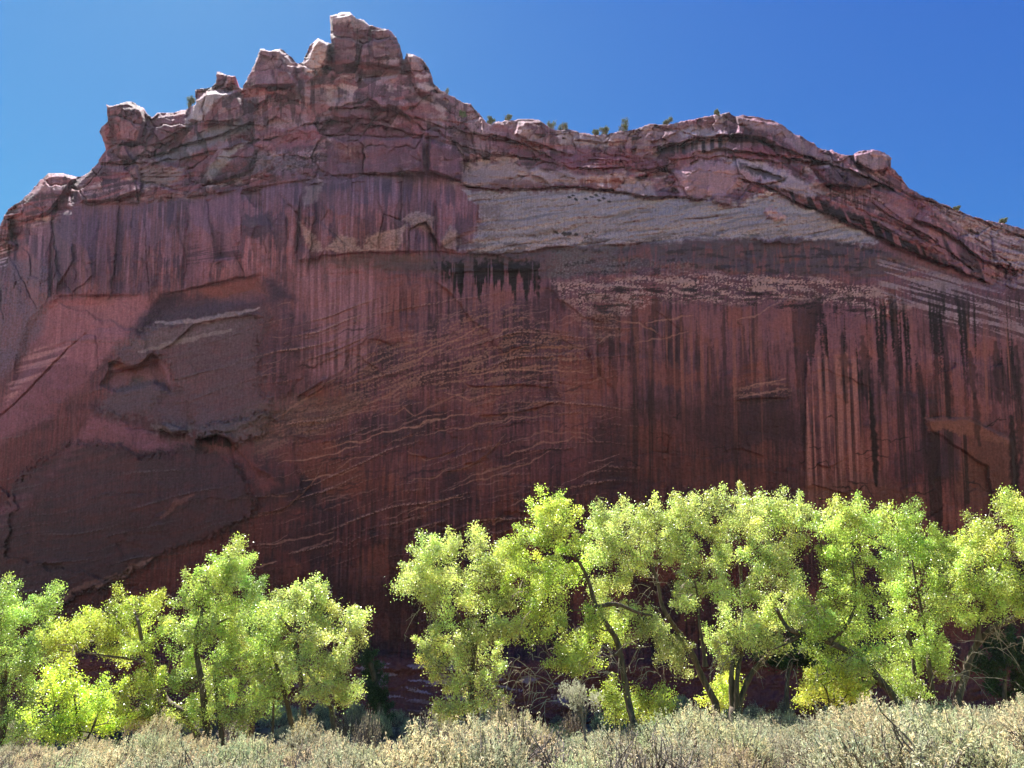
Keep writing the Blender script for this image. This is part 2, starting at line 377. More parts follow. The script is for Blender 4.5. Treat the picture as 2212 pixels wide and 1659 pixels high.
    ledge([(985, 398), (1058, 407), (1096, 406), (1161, 407), (1212, 402), (1297, 407), (1332, 413), (1404, 424), (1500, 428), (1530, 432)], 1.6, 7, 0.8, 12, jag=3, seed=4)
    ledge([(1640, 396), (1660, 403), (1714, 432), (1733, 441), (1769, 454), (1817, 469), (1861, 491), (1897, 513), (1952, 535), (2007, 560), (2061, 578), (2150, 618)], 1.3, 9, 0.8, 40, jag=3, seed=5)
    ledge([(1500, 330), (1560, 320), (1640, 330), (1720, 345), (1780, 350), (1850, 372), (1900, 395), (1950, 420)], 1.5, 8, 1.2, 20, seed=6)
    ledge([(1404, 330), (1440, 318), (1500, 306), (1560, 300), (1620, 296), (1690, 318), (1760, 345), (1800, 350)], 1.7, 10, 1.0, 14, seed=7)
    ledge([(1960, 470), (2000, 480), (2060, 510), (2120, 560), (2200, 590)], 1.2, 9, 1.0, 22, seed=8)
    ledge([(945, 300), (1010, 318), (1060, 330), (1130, 338), (1195, 352), (1240, 365), (1330, 362), (1400, 366), (1470, 350)], 0.9, 6, 0.7, 14, seed=9)
    ledge([(1035, 300), (1100, 300), (1150, 318), (1190, 340), (1210, 352)], 1.2, 8, 0.8, 12, seed=10)
    ledge([(700, 236), (760, 232), (800, 230), (860, 240), (900, 255), (960, 275), (1040, 290), (1110, 300)], 0.9, 6, 0.9, 14, seed=11)
    ledge([(640, 270), (700, 262), (770, 262), (840, 275), (900, 290), (960, 300)], 0.8, 6, 0.8, 12, seed=12)
    ledge([(690, 296), (730, 290), (800, 292), (880, 296), (945, 300)], 0.7, 5, 0.5, 10, seed=13)
    ledge([(730, 140), (780, 134), (830, 140), (870, 150)], 0.9, 6, 0.8, 10, seed=14)
    ledge([(300, 345), (350, 330), (400, 312), (460, 295), (520, 270), (560, 268), (600, 275)], 1.1, 7, 1.0, 14, seed=15)
    ledge([(210, 356), (270, 350), (330, 352), (400, 340), (470, 325), (560, 300), (640, 290)], 0.8, 6, 0.7, 12, seed=16)
    ledge([(520, 188), (560, 186), (610, 188), (650, 190)], 0.7, 6, 0.7, 9, seed=17)
    ledge([(420, 196), (455, 190), (510, 186)], 0.6, 5, 0.6, 8, seed=18)
    ledge([(962, 590), (1040, 586), (1110, 582), (1188, 585)], 0.8, 7, 0.3, 12, jag=2, seed=620)
    depth += tier2_m * 1.1 * (noise(gx / 74 + 0.1, gy / 420, 611) + 0.5 * noise(gx / 33, gy / 260, 612)) 
    block([(330, 650), (390, 632), (560, 598), (580, 640), (480, 670), (340, 715), (290, 735)], -0.9, 50, 0, 0.6)
    block([(60, 690), (110, 645), (320, 640), (345, 660), (290, 720), (215, 722), (150, 750), (80, 800), (20, 850), (30, 780)], -0.5, 30, 0.2, 0)
    for pg, o_ in (([(250, 760), (300, 720), (340, 705), (420, 680), (520, 672), (590, 680), (560, 740), (560, 840), (600, 860), (580, 900), (480, 950), (420, 940), (385, 830), (365, 790), (330, 765), (292, 798), (262, 790)], 0.28), ([(215, 885), (240, 850), (300, 818), (360, 825), (360, 850), (320, 890), (250, 900)], 0.18),
                   ([(410, 950), (440, 915), (560, 885), (590, 905), (560, 950), (505, 965), (480, 940)], 0.5), ([(30, 1040), (110, 975), (170, 950), (250, 960), (330, 985), (420, 960), (500, 985), (540, 1040), (560, 1100), (500, 1150), (400, 1180), (300, 1230), (200, 1280), (100, 1320), (-340, 1400), (-340, 1180), (0, 1100)], 0.45)):
        w_, m_, d_ = masked(pg, 2, 2.0, 16, 7)
        depth[w_] -= o_ * np.clip(-d_ / 7.0, 0, 1)
    # brow along the slab foot and bed lines below it
    ledge([(985, 547), (1010, 549), (1078, 549), (1143, 543), (1184, 533), (1249, 534)], 0.7, 8, 0.4, 20, jag=2, seed=19)
    ledge([(640, 566), (702, 552), (770, 545), (866, 543), (941, 542), (1000, 549)], 0.6, 7, 0.3, 16, jag=2, seed=20)
    ledge([(1310, 530), (1350, 528), (1390, 523)], 0.9, 9, 0.3, 8, jag=1, fade=8, seed=21)
    for k, (pts, a_, la, b_, lb) in enumerate([([(1404, 310), (1470, 284), (1532, 298), (1590, 292), (1660, 300)], 0.5, 5, 0.6, 8), ([(1410, 319), (1422, 318), (1480, 303), (1540, 293), (1600, 289), (1625, 296)], 2.2, 12, 0.6, 8), ([(1441, 346), (1500, 340), (1570, 338), (1640, 345), (1700, 353)], 0.9, 6, 0.5, 8),
            ([(1590, 384), (1620, 392), (1650, 396), (1700, 390)], 0.9, 6, 0.8, 10), ([(1600, 358), (1640, 364), (1700, 390)], 0.8, 9, 0.4, 8), ([(1770, 398), (1800, 399), (1860, 406), (1905, 399)], 1.6, 10, 1.2, 26), ([(1868, 404), (1952, 419), (2018, 452), (2062, 481), (2120, 528), (2180, 575)], -1.1, 40, -0.6, 12), ([(1879, 434), (1934, 473), (2007, 510), (2060, 552), (2110, 590)], 0.7, 6, 0.5, 8),
            ([(1640, 392), (1714, 413), (1806, 429), (1864, 462), (1952, 502), (2003, 524), (2062, 560), (2120, 593)], -0.8, 30, -0.5, 8), ([(1990, 428), (2060, 452), (2130, 480), (2212, 512), (2300, 548)], 0.6, 6, 0.5, 8), ([(1130, 300), (1170, 312), (1215, 330), (1250, 338)], 0.8, 6, 0.6, 8), ([(1195, 352), (1230, 352), (1290, 346), (1370, 350)], 0.5, 5, 0.4, 6), ([(1230, 300), (1290, 306), (1350, 305), (1400, 292)], 0.6, 6, 0.5, 6)]):
        ledge(pts, a_, la, b_, lb, jag=2.5, fade=14, seed=500 + k)
    # foot of the second tier on the left
    ledge([(110, 640), (164, 637), (239, 636), (311, 637)], 0.6, 9, 0.3, 50, jag=1.5, fade=40, seed=22)
    ledge([(340, 636), (386, 630), (444, 614), (513, 599), (566, 592)], 1.0, 12, 0.4, 40, jag=1.5, fade=30, seed=23)
    ledge([(232, 785), (250, 778), (270, 786), (291, 797), (312, 778), (330, 762), (345, 775)], 1.5, 22, 0.5, 20, jag=1, fade=6, seed=24)
    ledge([(345, 758), (372, 742), (420, 700), (470, 690), (540, 680), (572, 690)], 0.5, 14, 0.25, 10, jag=1.5, seed=25)
    ledge([(344, 925), (370, 938), (405, 934)], 1.3, 14, 0.9, 14, jag=1, fade=5, seed=26)
    ledge([(420, 950), (440, 945), (470, 938), (490, 945), (502, 965), (506, 980)], 2.0, 18, 0.9, 26, jag=1, fade=6, seed=27)
    ledge([(540, 1000), (560, 1015), (600, 1040)], 0.5, 12, 0.3, 8, seed=28)
    ledge([(70, 1222), (100, 1216), (150, 1222)], 0.7, 9, 0.3, 8, seed=29)
    ledge([(1580, 866), (1650, 860), (1710, 858)], 0.7, 9, 0.25, 14, jag=1, seed=30)
    ledge([(1990, 905), (2030, 900), (2090, 905), (2130, 925), (2180, 940)], -0.35, 90, -0.35, 5, jag=1, seed=31)
    ledge([(640, 858), (665, 842), (700, 822)], 0.7, 9, 0.3, 8, jag=1, fade=8, seed=32)
    for k, pts in enumerate([[(560, 1112), (610, 1100), (640, 1080), (680, 1035)], [(960, 1020), (1010, 1010), (1050, 985), (1090, 945)], [(1000, 1002), (1060, 990)],
                             [(880, 980), (930, 990), (985, 972)], [(1000, 828), (1030, 836), (1130, 830), (1190, 838)], [(1030, 896), (1100, 894), (1160, 880), (1200, 868)],
                             [(1480, 1080), (1530, 1062), (1560, 1072)], [(1560, 975), (1600, 968), (1650, 985)], [(1760, 1002), (1790, 1010), (1830, 990)], [(1750, 1045), (1800, 1060), (1840, 1068)]]):
        ledge(pts, 0.35, 7, 0.25, 7, jag=1.5, fade=10, seed=40 + k)
    # joints and face edges
    for pts, dp, wd in [([(321, 455), (325, 510), (322, 567)], 0.5, 3), ([(407, 441), (410, 475), (403, 513)], 0.6, 3.5), ([(523, 410), (522, 480), (521, 570)], 0.3, 2.5),
                        ([(650, 396), (645, 470), (639, 547)], 0.9, 4), ([(921, 318), (923, 350), (924, 374)], 1.2, 5), ([(935, 386), (938, 460), (939, 540)], 0.9, 4),
                        ([(112, 482), (110, 560), (108, 638)], 0.8, 4), ([(315, 250), (308, 280), (300, 300)], 0.7, 3), ([(870, 126), (868, 150), (880, 165)], 1.2, 5), ([(644, 138), (640, 165), (645, 185)], 1.2, 5),
                        ([(185, 722), (147, 753), (113, 790), (62, 845), (0, 900), (-80, 960)], 0.5, 2.5), ([(185, 722), (205, 722), (212, 745), (210, 800)], 0.25, 2.5),
                        ([(714, 92), (716, 120), (712, 150)], 0.9, 5), ([(1445, 372), (1455, 400), (1462, 425)], 0.8, 5), ([(530, 190), (524, 230), (520, 262)], 0.5, 4),
                        ([(880, 165), (900, 200), (930, 225)], 1.0, 5), ([(1240, 700), (1260, 745), (1290, 800), (1320, 840), (1330, 860)], 0.25, 4), ([(500, 960), (530, 990), (560, 1040)], 0.3, 3)]:
        crack(pts, dp, wd)
    vstep([(1000, 338), (1000, 370), (998, 395)], 1.6, 60, 1)
    vstep([(650, 396), (643, 470), (639, 547)], 0.5, 60, 1)
    vstep([(407, 441), (409, 475), (403, 513)], -0.4, 50, 1)
    vstep([(150, 470), (150, 560), (152, 636)], 0.5, 40, -1)
    vstep([(940, 386), (939, 460), (938, 537)], 0.6, 45, 1)
    vstep([(1742, 770), (1740, 900), (1738, 1060)], -0.3, 60, 1)
    # the crags on top
    for poly, out, bev, tx, ty in [
        ([(712, 30), (757, 24), (800, 50), (840, 60), (864, 100), (868, 150), (800, 140), (720, 148)], 2.6, 12, 1.2, -1.4),
        ([(715, 40), (760, 30), (772, 100), (770, 140), (718, 145)], 1.0, 6, 3.4, -0.8),
        ([(800, 66), (835, 64), (858, 90), (860, 122), (806, 126)], 0.9, 5, -3.0, -0.8), ([(772, 60), (796, 62), (800, 120), (776, 126)], 0.4, 5, 2.5, 0),
        ([(546, 140), (560, 104), (605, 106), (640, 135), (638, 185), (540, 186)], 2.4, 12, 0.8, -1.6),
        ([(600, 106), (640, 133), (640, 180), (615, 150)], -0.8, 8, -1.5, 0),
        ([(653, 134), (687, 82), (712, 94), (706, 150), (660, 185)], 1.8, 12, 2.0, -1.2),
        ([(873, 120), (895, 117), (930, 165), (940, 210), (900, 200)], 1.8, 10, -2.0, -1.0),
        ([(229, 226), (275, 219), (310, 235), (318, 262), (300, 310), (260, 315), (232, 320), (216, 285)], 2.2, 12, 1.6, -1.0),
        ([(262, 235), (300, 228), (315, 255), (296, 310), (262, 300)], 0.8, 8, -1.5, 0),
        ([(320, 255), (400, 240), (408, 275), (320, 318), (305, 310)], 0.6, 8, 0.5, 0),
        ([(420, 215), (440, 200), (510, 195), (530, 230), (520, 262), (440, 275), (405, 260)], 2.0, 14, -0.5, -1.8),
        ([(466, 156), (511, 162), (508, 183), (462, 186)], 0.9, 6, 0.5, -1.0),
        ([(213, 345), (262, 300), (290, 345), (215, 356)], 1.2, 8, 2.5, -1.0),
        ([(60, 425), (103, 374), (140, 374), (165, 382), (110, 460), (50, 480), (5, 480)], 2.0, 14, 2.2, -1.2),
        ([(180, 378), (215, 356), (300, 355), (305, 410), (250, 435), (170, 440), (160, 400)], 1.6, 12, 0.8, -0.6),
        ([(720, 300), (800, 296), (915, 300), (918, 372), (785, 378), (700, 380)], 1.2, 8, 0.3, -0.3),
        ([(926, 300), (985, 318), (1000, 345), (997, 392), (926, 370)], 1.6, 8, -1.6, -0.3),
        ([(715, 215), (760, 205), (850, 230), (840, 262), (780, 258), (720, 255)], 0.8, 8, -0.6, -0.6),
        ([(780, 170), (880, 160), (935, 205), (920, 235), (860, 235), (790, 225)], 1.2, 12, -1.4, -1.2),
        ([(440, 370), (470, 320), (520, 300), (560, 320), (540, 370), (480, 395), (440, 400)], 1.5, 14, -0.8, -1.8),
        ([(1842, 334), (1886, 322), (1926, 341), (1924, 366), (1880, 372), (1845, 352)], 1.8, 10, -1.0, -1.2),
        ([(1590, 250), (1680, 265), (1760, 315), (1740, 340), (1640, 300), (1590, 290)], 0.9, 10, -1.2, -1.0),
        ([(1120, 262), (1170, 262), (1190, 300), (1180, 330), (1110, 290)], 1.0, 10, -1.6, -0.8),
        ([(1370, 384), (1440, 360), (1455, 405), (1400, 424)], -1.6, 8, 1.0, 0),
        ([(1455, 372), (1500, 352), (1620, 352), (1640, 380), (1560, 425), (1470, 425)], 0.5, 30, -0.4, -1.0),
        ([(1535, 425), (1555, 415), (1585, 425), (1580, 446), (1540, 436)], 0.9, 6, 1.5, 0),
        ([(1755, 362), (1800, 352), (1880, 372), (1905, 398), (1850, 408), (1790, 398)], 1.2, 10, -0.6, -0.5),
        ([(1650, 452), (1668, 445), (1698, 462), (1696, 474), (1672, 478), (1655, 462)], 0.6, 6, 0, -0.6),
        ([(950, 520), (975, 485), (990, 500), (985, 545), (962, 540)], 0.8, 6, 0.8, -0.6),
        ([(120, 640), (160, 560), (152, 480), (112, 490)], 0.5, 8, 1.0, 0),
        ([(515, 404), (566, 400), (572, 452), (522, 458)], -1.1, 16, 0, 0),
        # shallow panels of the lower wall
        ([(2000, 905), (2100, 900), (2160, 935), (2190, 950), (2195, 1120), (2150, 1130), (2130, 1010), (2010, 930)], 0.5, 10, 0.2, 0),
        ([(235, 800), (345, 775), (375, 850), (330, 830), (250, 850), (215, 830)], -0.8, 14, 0, 1.0),
        ([(340, 912), (370, 915), (405, 930), (370, 938)], 0.7, 6, 0, 0.8),
        ([(1275, 745), (1288, 760), (1290, 800), (1280, 830)], 0.5, 5, -1.2, 0),
        ([(1190, 640), (1200, 625), (1215, 660), (1205, 700)], 0.4, 5, 0.8, 0),
        ([(650, 850), (690, 820), (712, 815), (700, 838), (665, 860)], 0.6, 5, 0, -0.5)]:
        block(poly, out, bev, tx, ty)

    ty_ = np.interp(gx, [-340, 100, 164, 320, 444, 649, 785, 932, 1000], [560, 478, 447, 441, 424, 393, 383, 374, 398])
    lim_ = base + 0.35 - 2.2 * smooth(25, 130, gy - ty_)
    near_ = (gy > ty_ - 4) & (gy < ty_ + 130) & (gx > 60) & (gx < 1000)
    depth = np.where(near_, np.maximum(depth, lim_), depth)
    # rock at the foot: bulging banded outcrop under the wall
    foot = smooth(1400, 1450, gy + 10 * wob1 + 0.02 * np.abs(gx - 900))
    depth -= foot * (1.8 + 1.6 * smooth(1450, 1560, gy) + 0.5 * fbm(gx / 60, gy / 30, 3, 91))

    # ---- silhouette
    poly = [(-345, 1700)] + SIL + [(2570, 1700)]
    rough = 1.6 * fbm(gx / 9, gy / 9, 3, 95) + 2.2 * noise(gx / 17, gy / 17, 96)
    sd = np.full((H, W), -400.0)
    top = gy < 720
    rows = int(top[:, 0].sum())
    sd[:rows] = sdf(gx[:rows], gy[:rows], poly) + rough[:rows] * 0.8
    inside = -sd
    rim = np.clip(1 - inside / 5.0, 0, 1)
    depth += 0.35 * rim ** 2.5

    # ---- colour (sheet colours in shade)
    col = np.zeros((H, W, 3))
    def S(c): return srgb(*c)
    n1 = fbm(gx / 220, gy / 160, 4, 101); n2 = fbm(gx / 50, gy / 36, 4, 102); n3 = fbm(sx / 9, gy / 160, 3, 103); nf = fbm(gx / 5, gy / 4, 3, 104)
    lowf = smooth(560, 1250, gy)[..., None]  # paler and bluer upwards: purple varnish plus skylight painted into the colour
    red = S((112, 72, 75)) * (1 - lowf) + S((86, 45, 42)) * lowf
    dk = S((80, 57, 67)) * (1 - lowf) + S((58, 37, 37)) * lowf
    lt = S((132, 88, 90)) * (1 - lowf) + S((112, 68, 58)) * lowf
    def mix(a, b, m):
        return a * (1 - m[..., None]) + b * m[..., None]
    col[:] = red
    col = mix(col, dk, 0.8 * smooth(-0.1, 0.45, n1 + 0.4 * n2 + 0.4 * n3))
    col = mix(col, lt, 0.5 * smooth(0.15, 0.65, -n1 + 0.45 * n3 + 0.3 * n2))
    col = mix(col, dk, 0.45 * smooth(0.0, 0.45, noise(sx / 4, gy / 110, 105) + 0.4 * noise(sx / 13, gy / 200, 106)) * (1 - crag_m))
    big = fbm(gx / 150 + 4, gy / 120, 4, 107)
    col = mix(col, S((126, 70, 54)), 0.5 * smooth(0.05, 0.35, big + 0.35 * n3) * smooth(560, 660, gy) * (1 - crag_m) * smooth(500, 700, gx))
    col = mix(col, S((54, 36, 42)), 0.6 * smooth(0.08, 0.4, -big + 0.45 * n3 + 0.2 * n2) * smooth(540, 640, gy) * (1 - crag_m) * smooth(480, 640, gx))
    def paint(poly, c, amount=1.0, soft=6, wob=1.0, rag=6.0, seed=0, tex=None):
        nonlocal col
        w, m, d = masked(poly, soft, wob, rag, seed)
        a = m * amount
        if tex is not None: a = a * tex[w]
        col[w] = mix(col[w], c if isinstance(c, np.ndarray) and c.ndim == 3 else S(c), a)
    def line(pts, c, width, amount=1.0, wob=0.8, rag=0.5, seed=0):
        nonlocal col
        w = win(pts, width * 3 + 12)
        px = gx[w] + wob * 7 * wob1[w]; py = gy[w] + wob * 7 * wob2[w]
        d, t = seg_dist(px, py, pts, False)
        wd = width * (0.35 + 0.65 * np.sin(np.pi * np.clip(t, 0.03, 0.97))) * (1 + rag * noise(gx[w] / 12, gy[w] / 12, seed + 7))
        m = smooth(1.25, 0.45, d / np.maximum(wd, 0.6)) * amount
        col[w] = mix(col[w], S(c), m)
    full = lambda t: t
    gritty = smooth(-0.35, 0.35, nf + 0.6 * n2)
    speck = smooth(0.05, 0.45, nf + 0.3 * n2)

    # upper crags: purple brown, part varnish, part skylight put into the colour; pale tops
    cragc = S((104, 74, 84)) + 0 * col
    col = mix(col, S((102, 74, 84)), 0.75 * crag_m)
    col = mix(col, S((122, 98, 100)), crag_m * 0.7 * smooth(0.05, 0.24, noise(sb1 / 13, gx / 160, 111) + 0.35 * n2 + 0.3 * nf))
    col = mix(col, S((70, 48, 58)), crag_m * 0.75 * smooth(0.08, 0.28, noise(sx / 16, gy / 60, 112) + 0.5 * noise(sx / 5, gy / 40, 115) + 0.3 * n2))
    col = mix(col, S((112, 62, 64)), crag_m * 0.6 * smooth(0.12, 0.3, noise(sb2 / 9, gx / 120, 113) + 0.3 * n2))
    col = mix(col, S((58, 40, 48)), crag_m * 0.7 * smooth(0.62, 0.8, sr2 + 0.25 * nf) * smooth(0.1, 0.5, sf2))
    # paler upper parts of some beds
    col = mix(col, S((140, 122, 118)), crag_m * 0.7 * smooth(0.55, 0.85, sr1 * 0.8 + 0.5 * fbm(gx / 22, gy / 14, 3, 114)) * smooth(0.7, 0.2, sf1))
    paint([(740, 262), (860, 268), (960, 296), (1050, 310), (1150, 340), (1240, 362), (1330, 366), (1420, 372), (1440, 350), (1360, 330), (1250, 330), (1180, 335), (1080, 310), (990, 300), (880, 276), (780, 250)], (96, 56, 70), 0.7, 10)
    paint([(560, 300), (640, 280), (740, 268), (860, 280), (940, 296), (700, 300), (600, 330)], (96, 58, 70), 0.6, 10)
    paint([(230, 372), (330, 345), (470, 330), (640, 290), (700, 300), (640, 320), (480, 350), (380, 370), (260, 390)], (102, 66, 76), 0.5, 10)
    paint([(716, 296), (800, 292), (918, 300), (995, 335), (997, 392), (915, 370), (785, 380), (699, 384)], (84, 56, 68), 0.9, 6, tex=0.6 + 0.4 * smooth(-0.3, 0.3, n3))
    paint([(760, 110), (800, 62), (850, 80), (862, 120), (800, 128)], (92, 70, 84), 0.7, 6)
    paint([(716, 42), (758, 32), (768, 120), (720, 135)], (88, 64, 78), 0.7, 6)
    paint([(716, 32), (760, 28), (800, 54), (790, 66), (750, 46), (718, 52)], (150, 136, 140), 0.6, 4)
    paint([(560, 108), (600, 110), (630, 150), (632, 185), (545, 184)], (96, 72, 84), 0.7, 6)
    paint([(655, 134), (687, 84), (710, 96), (704, 125), (690, 150), (660, 160)], (160, 142, 140), 0.8, 5)
    paint([(600, 108), (640, 134), (636, 150), (605, 125)], (146, 128, 130), 0.6, 5)
    paint([(232, 255), (250, 240), (255, 300), (235, 318)], (66, 48, 60), 0.7, 5)
    paint([(262, 262), (300, 250), (312, 262), (300, 330), (262, 332)], (112, 82, 92), 0.7, 6)
    paint([(320, 256), (402, 242), (404, 272), (330, 314), (308, 308)], (100, 70, 82), 0.8, 5)
    paint([(395, 270), (420, 222), (460, 198), (505, 200), (470, 215), (430, 262)], (150, 140, 140), 0.7, 5)
    paint([(430, 285), (520, 255), (545, 275), (470, 310), (400, 340), (340, 355), (330, 345), (390, 318)], (92, 92, 100), 0.7, 7)
    paint([(310, 360), (400, 362), (380, 392), (310, 405)], (128, 112, 112), 0.6, 6)
    paint([(440, 380), (480, 330), (530, 308), (500, 340), (455, 392)], (122, 118, 116), 0.7, 5)
    paint([(540, 330), (700, 320), (690, 360), (600, 372), (540, 372)], (118, 104, 106), 0.5, 9, tex=gritty)
    # light beds near the skyline on the right
    paint([(1200, 284), (1300, 296), (1370, 285), (1370, 305), (1300, 318), (1210, 312)], (134, 120, 122), 0.7, 5)
    paint([(1330, 300), (1420, 275), (1560, 268), (1580, 280), (1480, 295), (1360, 315)], (116, 92, 98), 0.7, 6)
    paint([(1465, 282), (1520, 276), (1570, 285), (1540, 296), (1470, 295)], (140, 130, 136), 0.7, 4)
    paint([(1600, 252), (1680, 268), (1770, 325), (1790, 345), (1750, 340), (1660, 285), (1600, 270)], (128, 108, 114), 0.6, 6)
    paint([(1420, 322), (1480, 306), (1560, 296), (1565, 318), (1490, 330), (1425, 335)], (46, 38, 50), 0.9, 4, tex=smooth(-0.5, 0.3, n3))
    paint([(1560, 330), (1640, 315), (1720, 340), (1600, 345)], (112, 58, 64), 0.6, 6)
    paint([(1850, 334), (1886, 325), (1920, 340), (1915, 362), (1860, 352)], (118, 100, 104), 0.6, 5)
    # pale bands and slab
    col = mix(col, S((132, 112, 110)), 0.9 * uband_m)
    paint([(1100, 372), (1160, 362), (1180, 378), (1130, 384)], (150, 134, 138), 0.5, 6)
    paint([(1060, 392), (1100, 385), (1170, 396), (1160, 406), (1060, 407)], (100, 60, 56), 0.7, 4)
    paint([(1250, 388), (1330, 384), (1350, 408), (1260, 402)], (112, 66, 62), 0.8, 4, tex=smooth(-0.4, 0.2, n3))
    paint([(1455, 372), (1500, 352), (1620, 352), (1650, 385), (1560, 424), (1470, 424)], (126, 96, 100), 0.9, 6)
    paint([(1560, 342), (1650, 350), (1700, 375), (1760, 405), (1800, 420), (1740, 425), (1640, 385), (1580, 355)], (134, 118, 122), 0.8, 5)
    paint([(1596, 352), (1640, 360), (1700, 386), (1690, 392), (1640, 382), (1600, 364)], (52, 42, 50), 0.8, 4)
    slabc = S((122, 110, 108))
    col = mix(col, slabc, 0.95 * slab_m)
    col = mix(col, S((136, 124, 120)), slab_m * 0.5 * smooth(0.0, 0.6, 0.5 * nf + noise(sl / 16, gx / 240, 121) + 0.4 * n2))
    col = mix(col, S((92, 82, 82)), slab_m * 0.6 * smooth(0.1, 0.5, 0.4 * nf + noise(sl / 8, gx / 180, 122) + 0.5 * n2))
    col = mix(col, S((96, 84, 82)), slab_m * 0.5 * speck)
    paint([(1080, 545), (1140, 520), (1200, 512), (1300, 500), (1290, 515), (1180, 530), (1120, 545)], (140, 112, 98), 0.6, 6, tex=gritty)
    paint([(1200, 500), (1230, 495), (1250, 505), (1220, 508)], (50, 42, 40), 0.9, 2)
    paint([(1260, 512), (1290, 490), (1295, 500), (1270, 516)], (60, 50, 44), 0.8, 2, tex=gritty)
    paint([(985, 470), (1030, 460), (1040, 475), (1020, 520), (985, 520)], (110, 66, 62), 0.8, 5)
    paint([(1650, 450), (1668, 445), (1698, 462), (1696, 474), (1672, 478), (1655, 462)], (150, 112, 104), 0.7, 3)
    for px_, py_ in [(1225, 425), (1233, 422), (1240, 430), (1262, 428), (1275, 424), (1290, 432), (1300, 427), (1284, 421), (1311, 434)]:
        line([(px_, py_), (px_ + 8, py_ + 2)], (36, 30, 32), 3, 0.9, wob=0.3)
    col *= (1 + 0.42 * slab_m)[..., None]
    paint([(985, 505), (1040, 470), (1030, 430), (1070, 415), (1090, 450), (1080, 500), (1040, 545), (990, 545)], (104, 84, 84), 0.55, 18, rag=16, tex=smooth(-0.3, 0.2, nf + n2))
    paint([(1000, 530), (1200, 505), (1420, 505), (1600, 498), (1760, 500), (1880, 525), (1880, 540), (1000, 556)], (78, 66, 70), 0.6, 10, rag=14, tex=smooth(0.0, 0.2, fbm(gx / 60, gy / 12, 3, 251) + 0.3 * nf))
    paint([(1160, 530), (1330, 520), (1500, 512), (1640, 512), (1640, 530), (1400, 548), (1200, 552)], (120, 108, 106), 0.5, 8, rag=12, tex=smooth(0.02, 0.2, fbm(gx / 46, gy / 10, 3, 253) + 0.3 * nf))
    # bank of streaked rock over the slab, right
    paint([(1650, 400), (1720, 425), (1800, 440), (1880, 470), (1960, 520), (2060, 560), (2150, 600), (2150, 620), (2060, 580), (1950, 536), (1860, 492), (1770, 456), (1715, 434)], (104, 66, 68), 0.8, 5)
    streakb = smooth(0.05, 0.3, noise((gx - 0.4 * gy) / 13, gy / 80, 131) + 0.25)
    paint([(1645, 398), (1720, 415), (1800, 445), (1880, 470), (1960, 520), (2060, 556), (2150, 605), (2150, 622), (2060, 580), (1950, 538), (1860, 494), (1770, 458), (1715, 436)], (42, 32, 38), 0.95, 5, tex=streakb)
    paint([(1900, 400), (1960, 440), (2060, 520), (2150, 590), (2110, 600), (2000, 540), (1920, 480)], (112, 76, 82), 0.7, 8)
    paint([(1975, 440), (2010, 455), (2100, 540), (2140, 600), (2100, 590), (2030, 530), (1990, 470)], (46, 36, 42), 0.8, 5, tex=smooth(-0.2, 0.25, noise((gx - 0.5 * gy) / 15, gy / 90, 132)))
    paint([(1990, 425), (2100, 465), (2212, 500), (2400, 580), (2400, 660), (2212, 600), (2120, 540), (2040, 470)], (128, 112, 114), 0.8, 10, tex=0.35 + 0.65 * smooth(-0.1, 0.2, noise((gy - 0.42 * gx) / 7, gx / 120, 255) + 0.4 * nf))
    paint([(1780, 365), (1880, 378), (1900, 398), (1840, 405), (1790, 398)], (62, 44, 52), 0.8, 5)
    # below the slab: grey brown belt, pale crust, black drips
    paint([(640, 570), (770, 548), (1000, 552), (1143, 545), (1184, 534), (1400, 528), (1530, 520), (1770, 520), (1890, 532), (2000, 580), (1900, 600), (1600, 590), (1420, 575), (1340, 590), (1185, 600), (1100, 585), (980, 592), (870, 585), (700, 575)], (80, 66, 66), 0.85, 7, tex=0.65 + 0.35 * gritty)
    paint([(1190, 535), (1330, 528), (1340, 585), (1180, 600)], (94, 84, 80), 0.7, 5, tex=gritty)
    paint([(1420, 545), (1540, 520), (1880, 532), (1960, 570), (1760, 590), (1560, 580)], (74, 60, 64), 0.75, 10, tex=0.5 + 0.5 * smooth(-0.5, 0.3, nf + n2))
    paint([(1330, 527), (1400, 527), (1410, 560), (1350, 560)], (106, 66, 62), 0.8, 5, tex=smooth(-0.3, 0.2, n3))
    paint([(1330, 530), (1880, 528), (1960, 580), (1880, 612), (1340, 605)], (112, 68, 66), 0.6, 10, rag=10, tex=smooth(0.1, 0.35, noise(sx / 12, gy / 70, 261) + 0.5 * noise(sx / 4, gy / 50, 262) + 0.4 * n2))
    paint([(1190, 540), (1880, 524), (1960, 575), (1850, 590), (1200, 598)], (48, 38, 42), 0.7, 8, rag=10, tex=smooth(0.15, 0.38, fbm(gx / 55, gy / 13, 4, 263) + 0.3 * noise(sx / 6, gy / 40, 264)))
    paint([(1200, 560), (1500, 560), (1500, 590), (1200, 600)], (108, 94, 88), 0.5, 8, rag=8, tex=smooth(0.1, 0.3, nf + 0.4 * n2))
    blk = smooth(0.0, 0.2, noise((sx + 3 * fbm(gx / 20, gy / 12, 3, 140)) / 13, gy / 130, 141) + 0.5 * noise(sx / 4.5, gy / 90, 145) + 0.42 - 0.7 * smooth(596, 650, gy + 26 * noise(sx / 9, 0 * gy, 147)))
    paint([(940, 566), (1110, 560), (1176, 570), (1166, 640), (1060, 652), (975, 630)], (34, 24, 28), 0.95, 9, rag=14, tex=blk)
    paint([(870, 590), (980, 588), (980, 640), (900, 660), (870, 640)], (132, 84, 80), 0.5, 8, tex=smooth(-0.1, 0.4, noise(sx / 6, gy / 120, 142)))
    crust = smooth(-0.02, 0.14, nf * 0.9 + 0.8 * fbm((gx) / 60, (gy - 0.1 * gx) / 12, 3, 143))
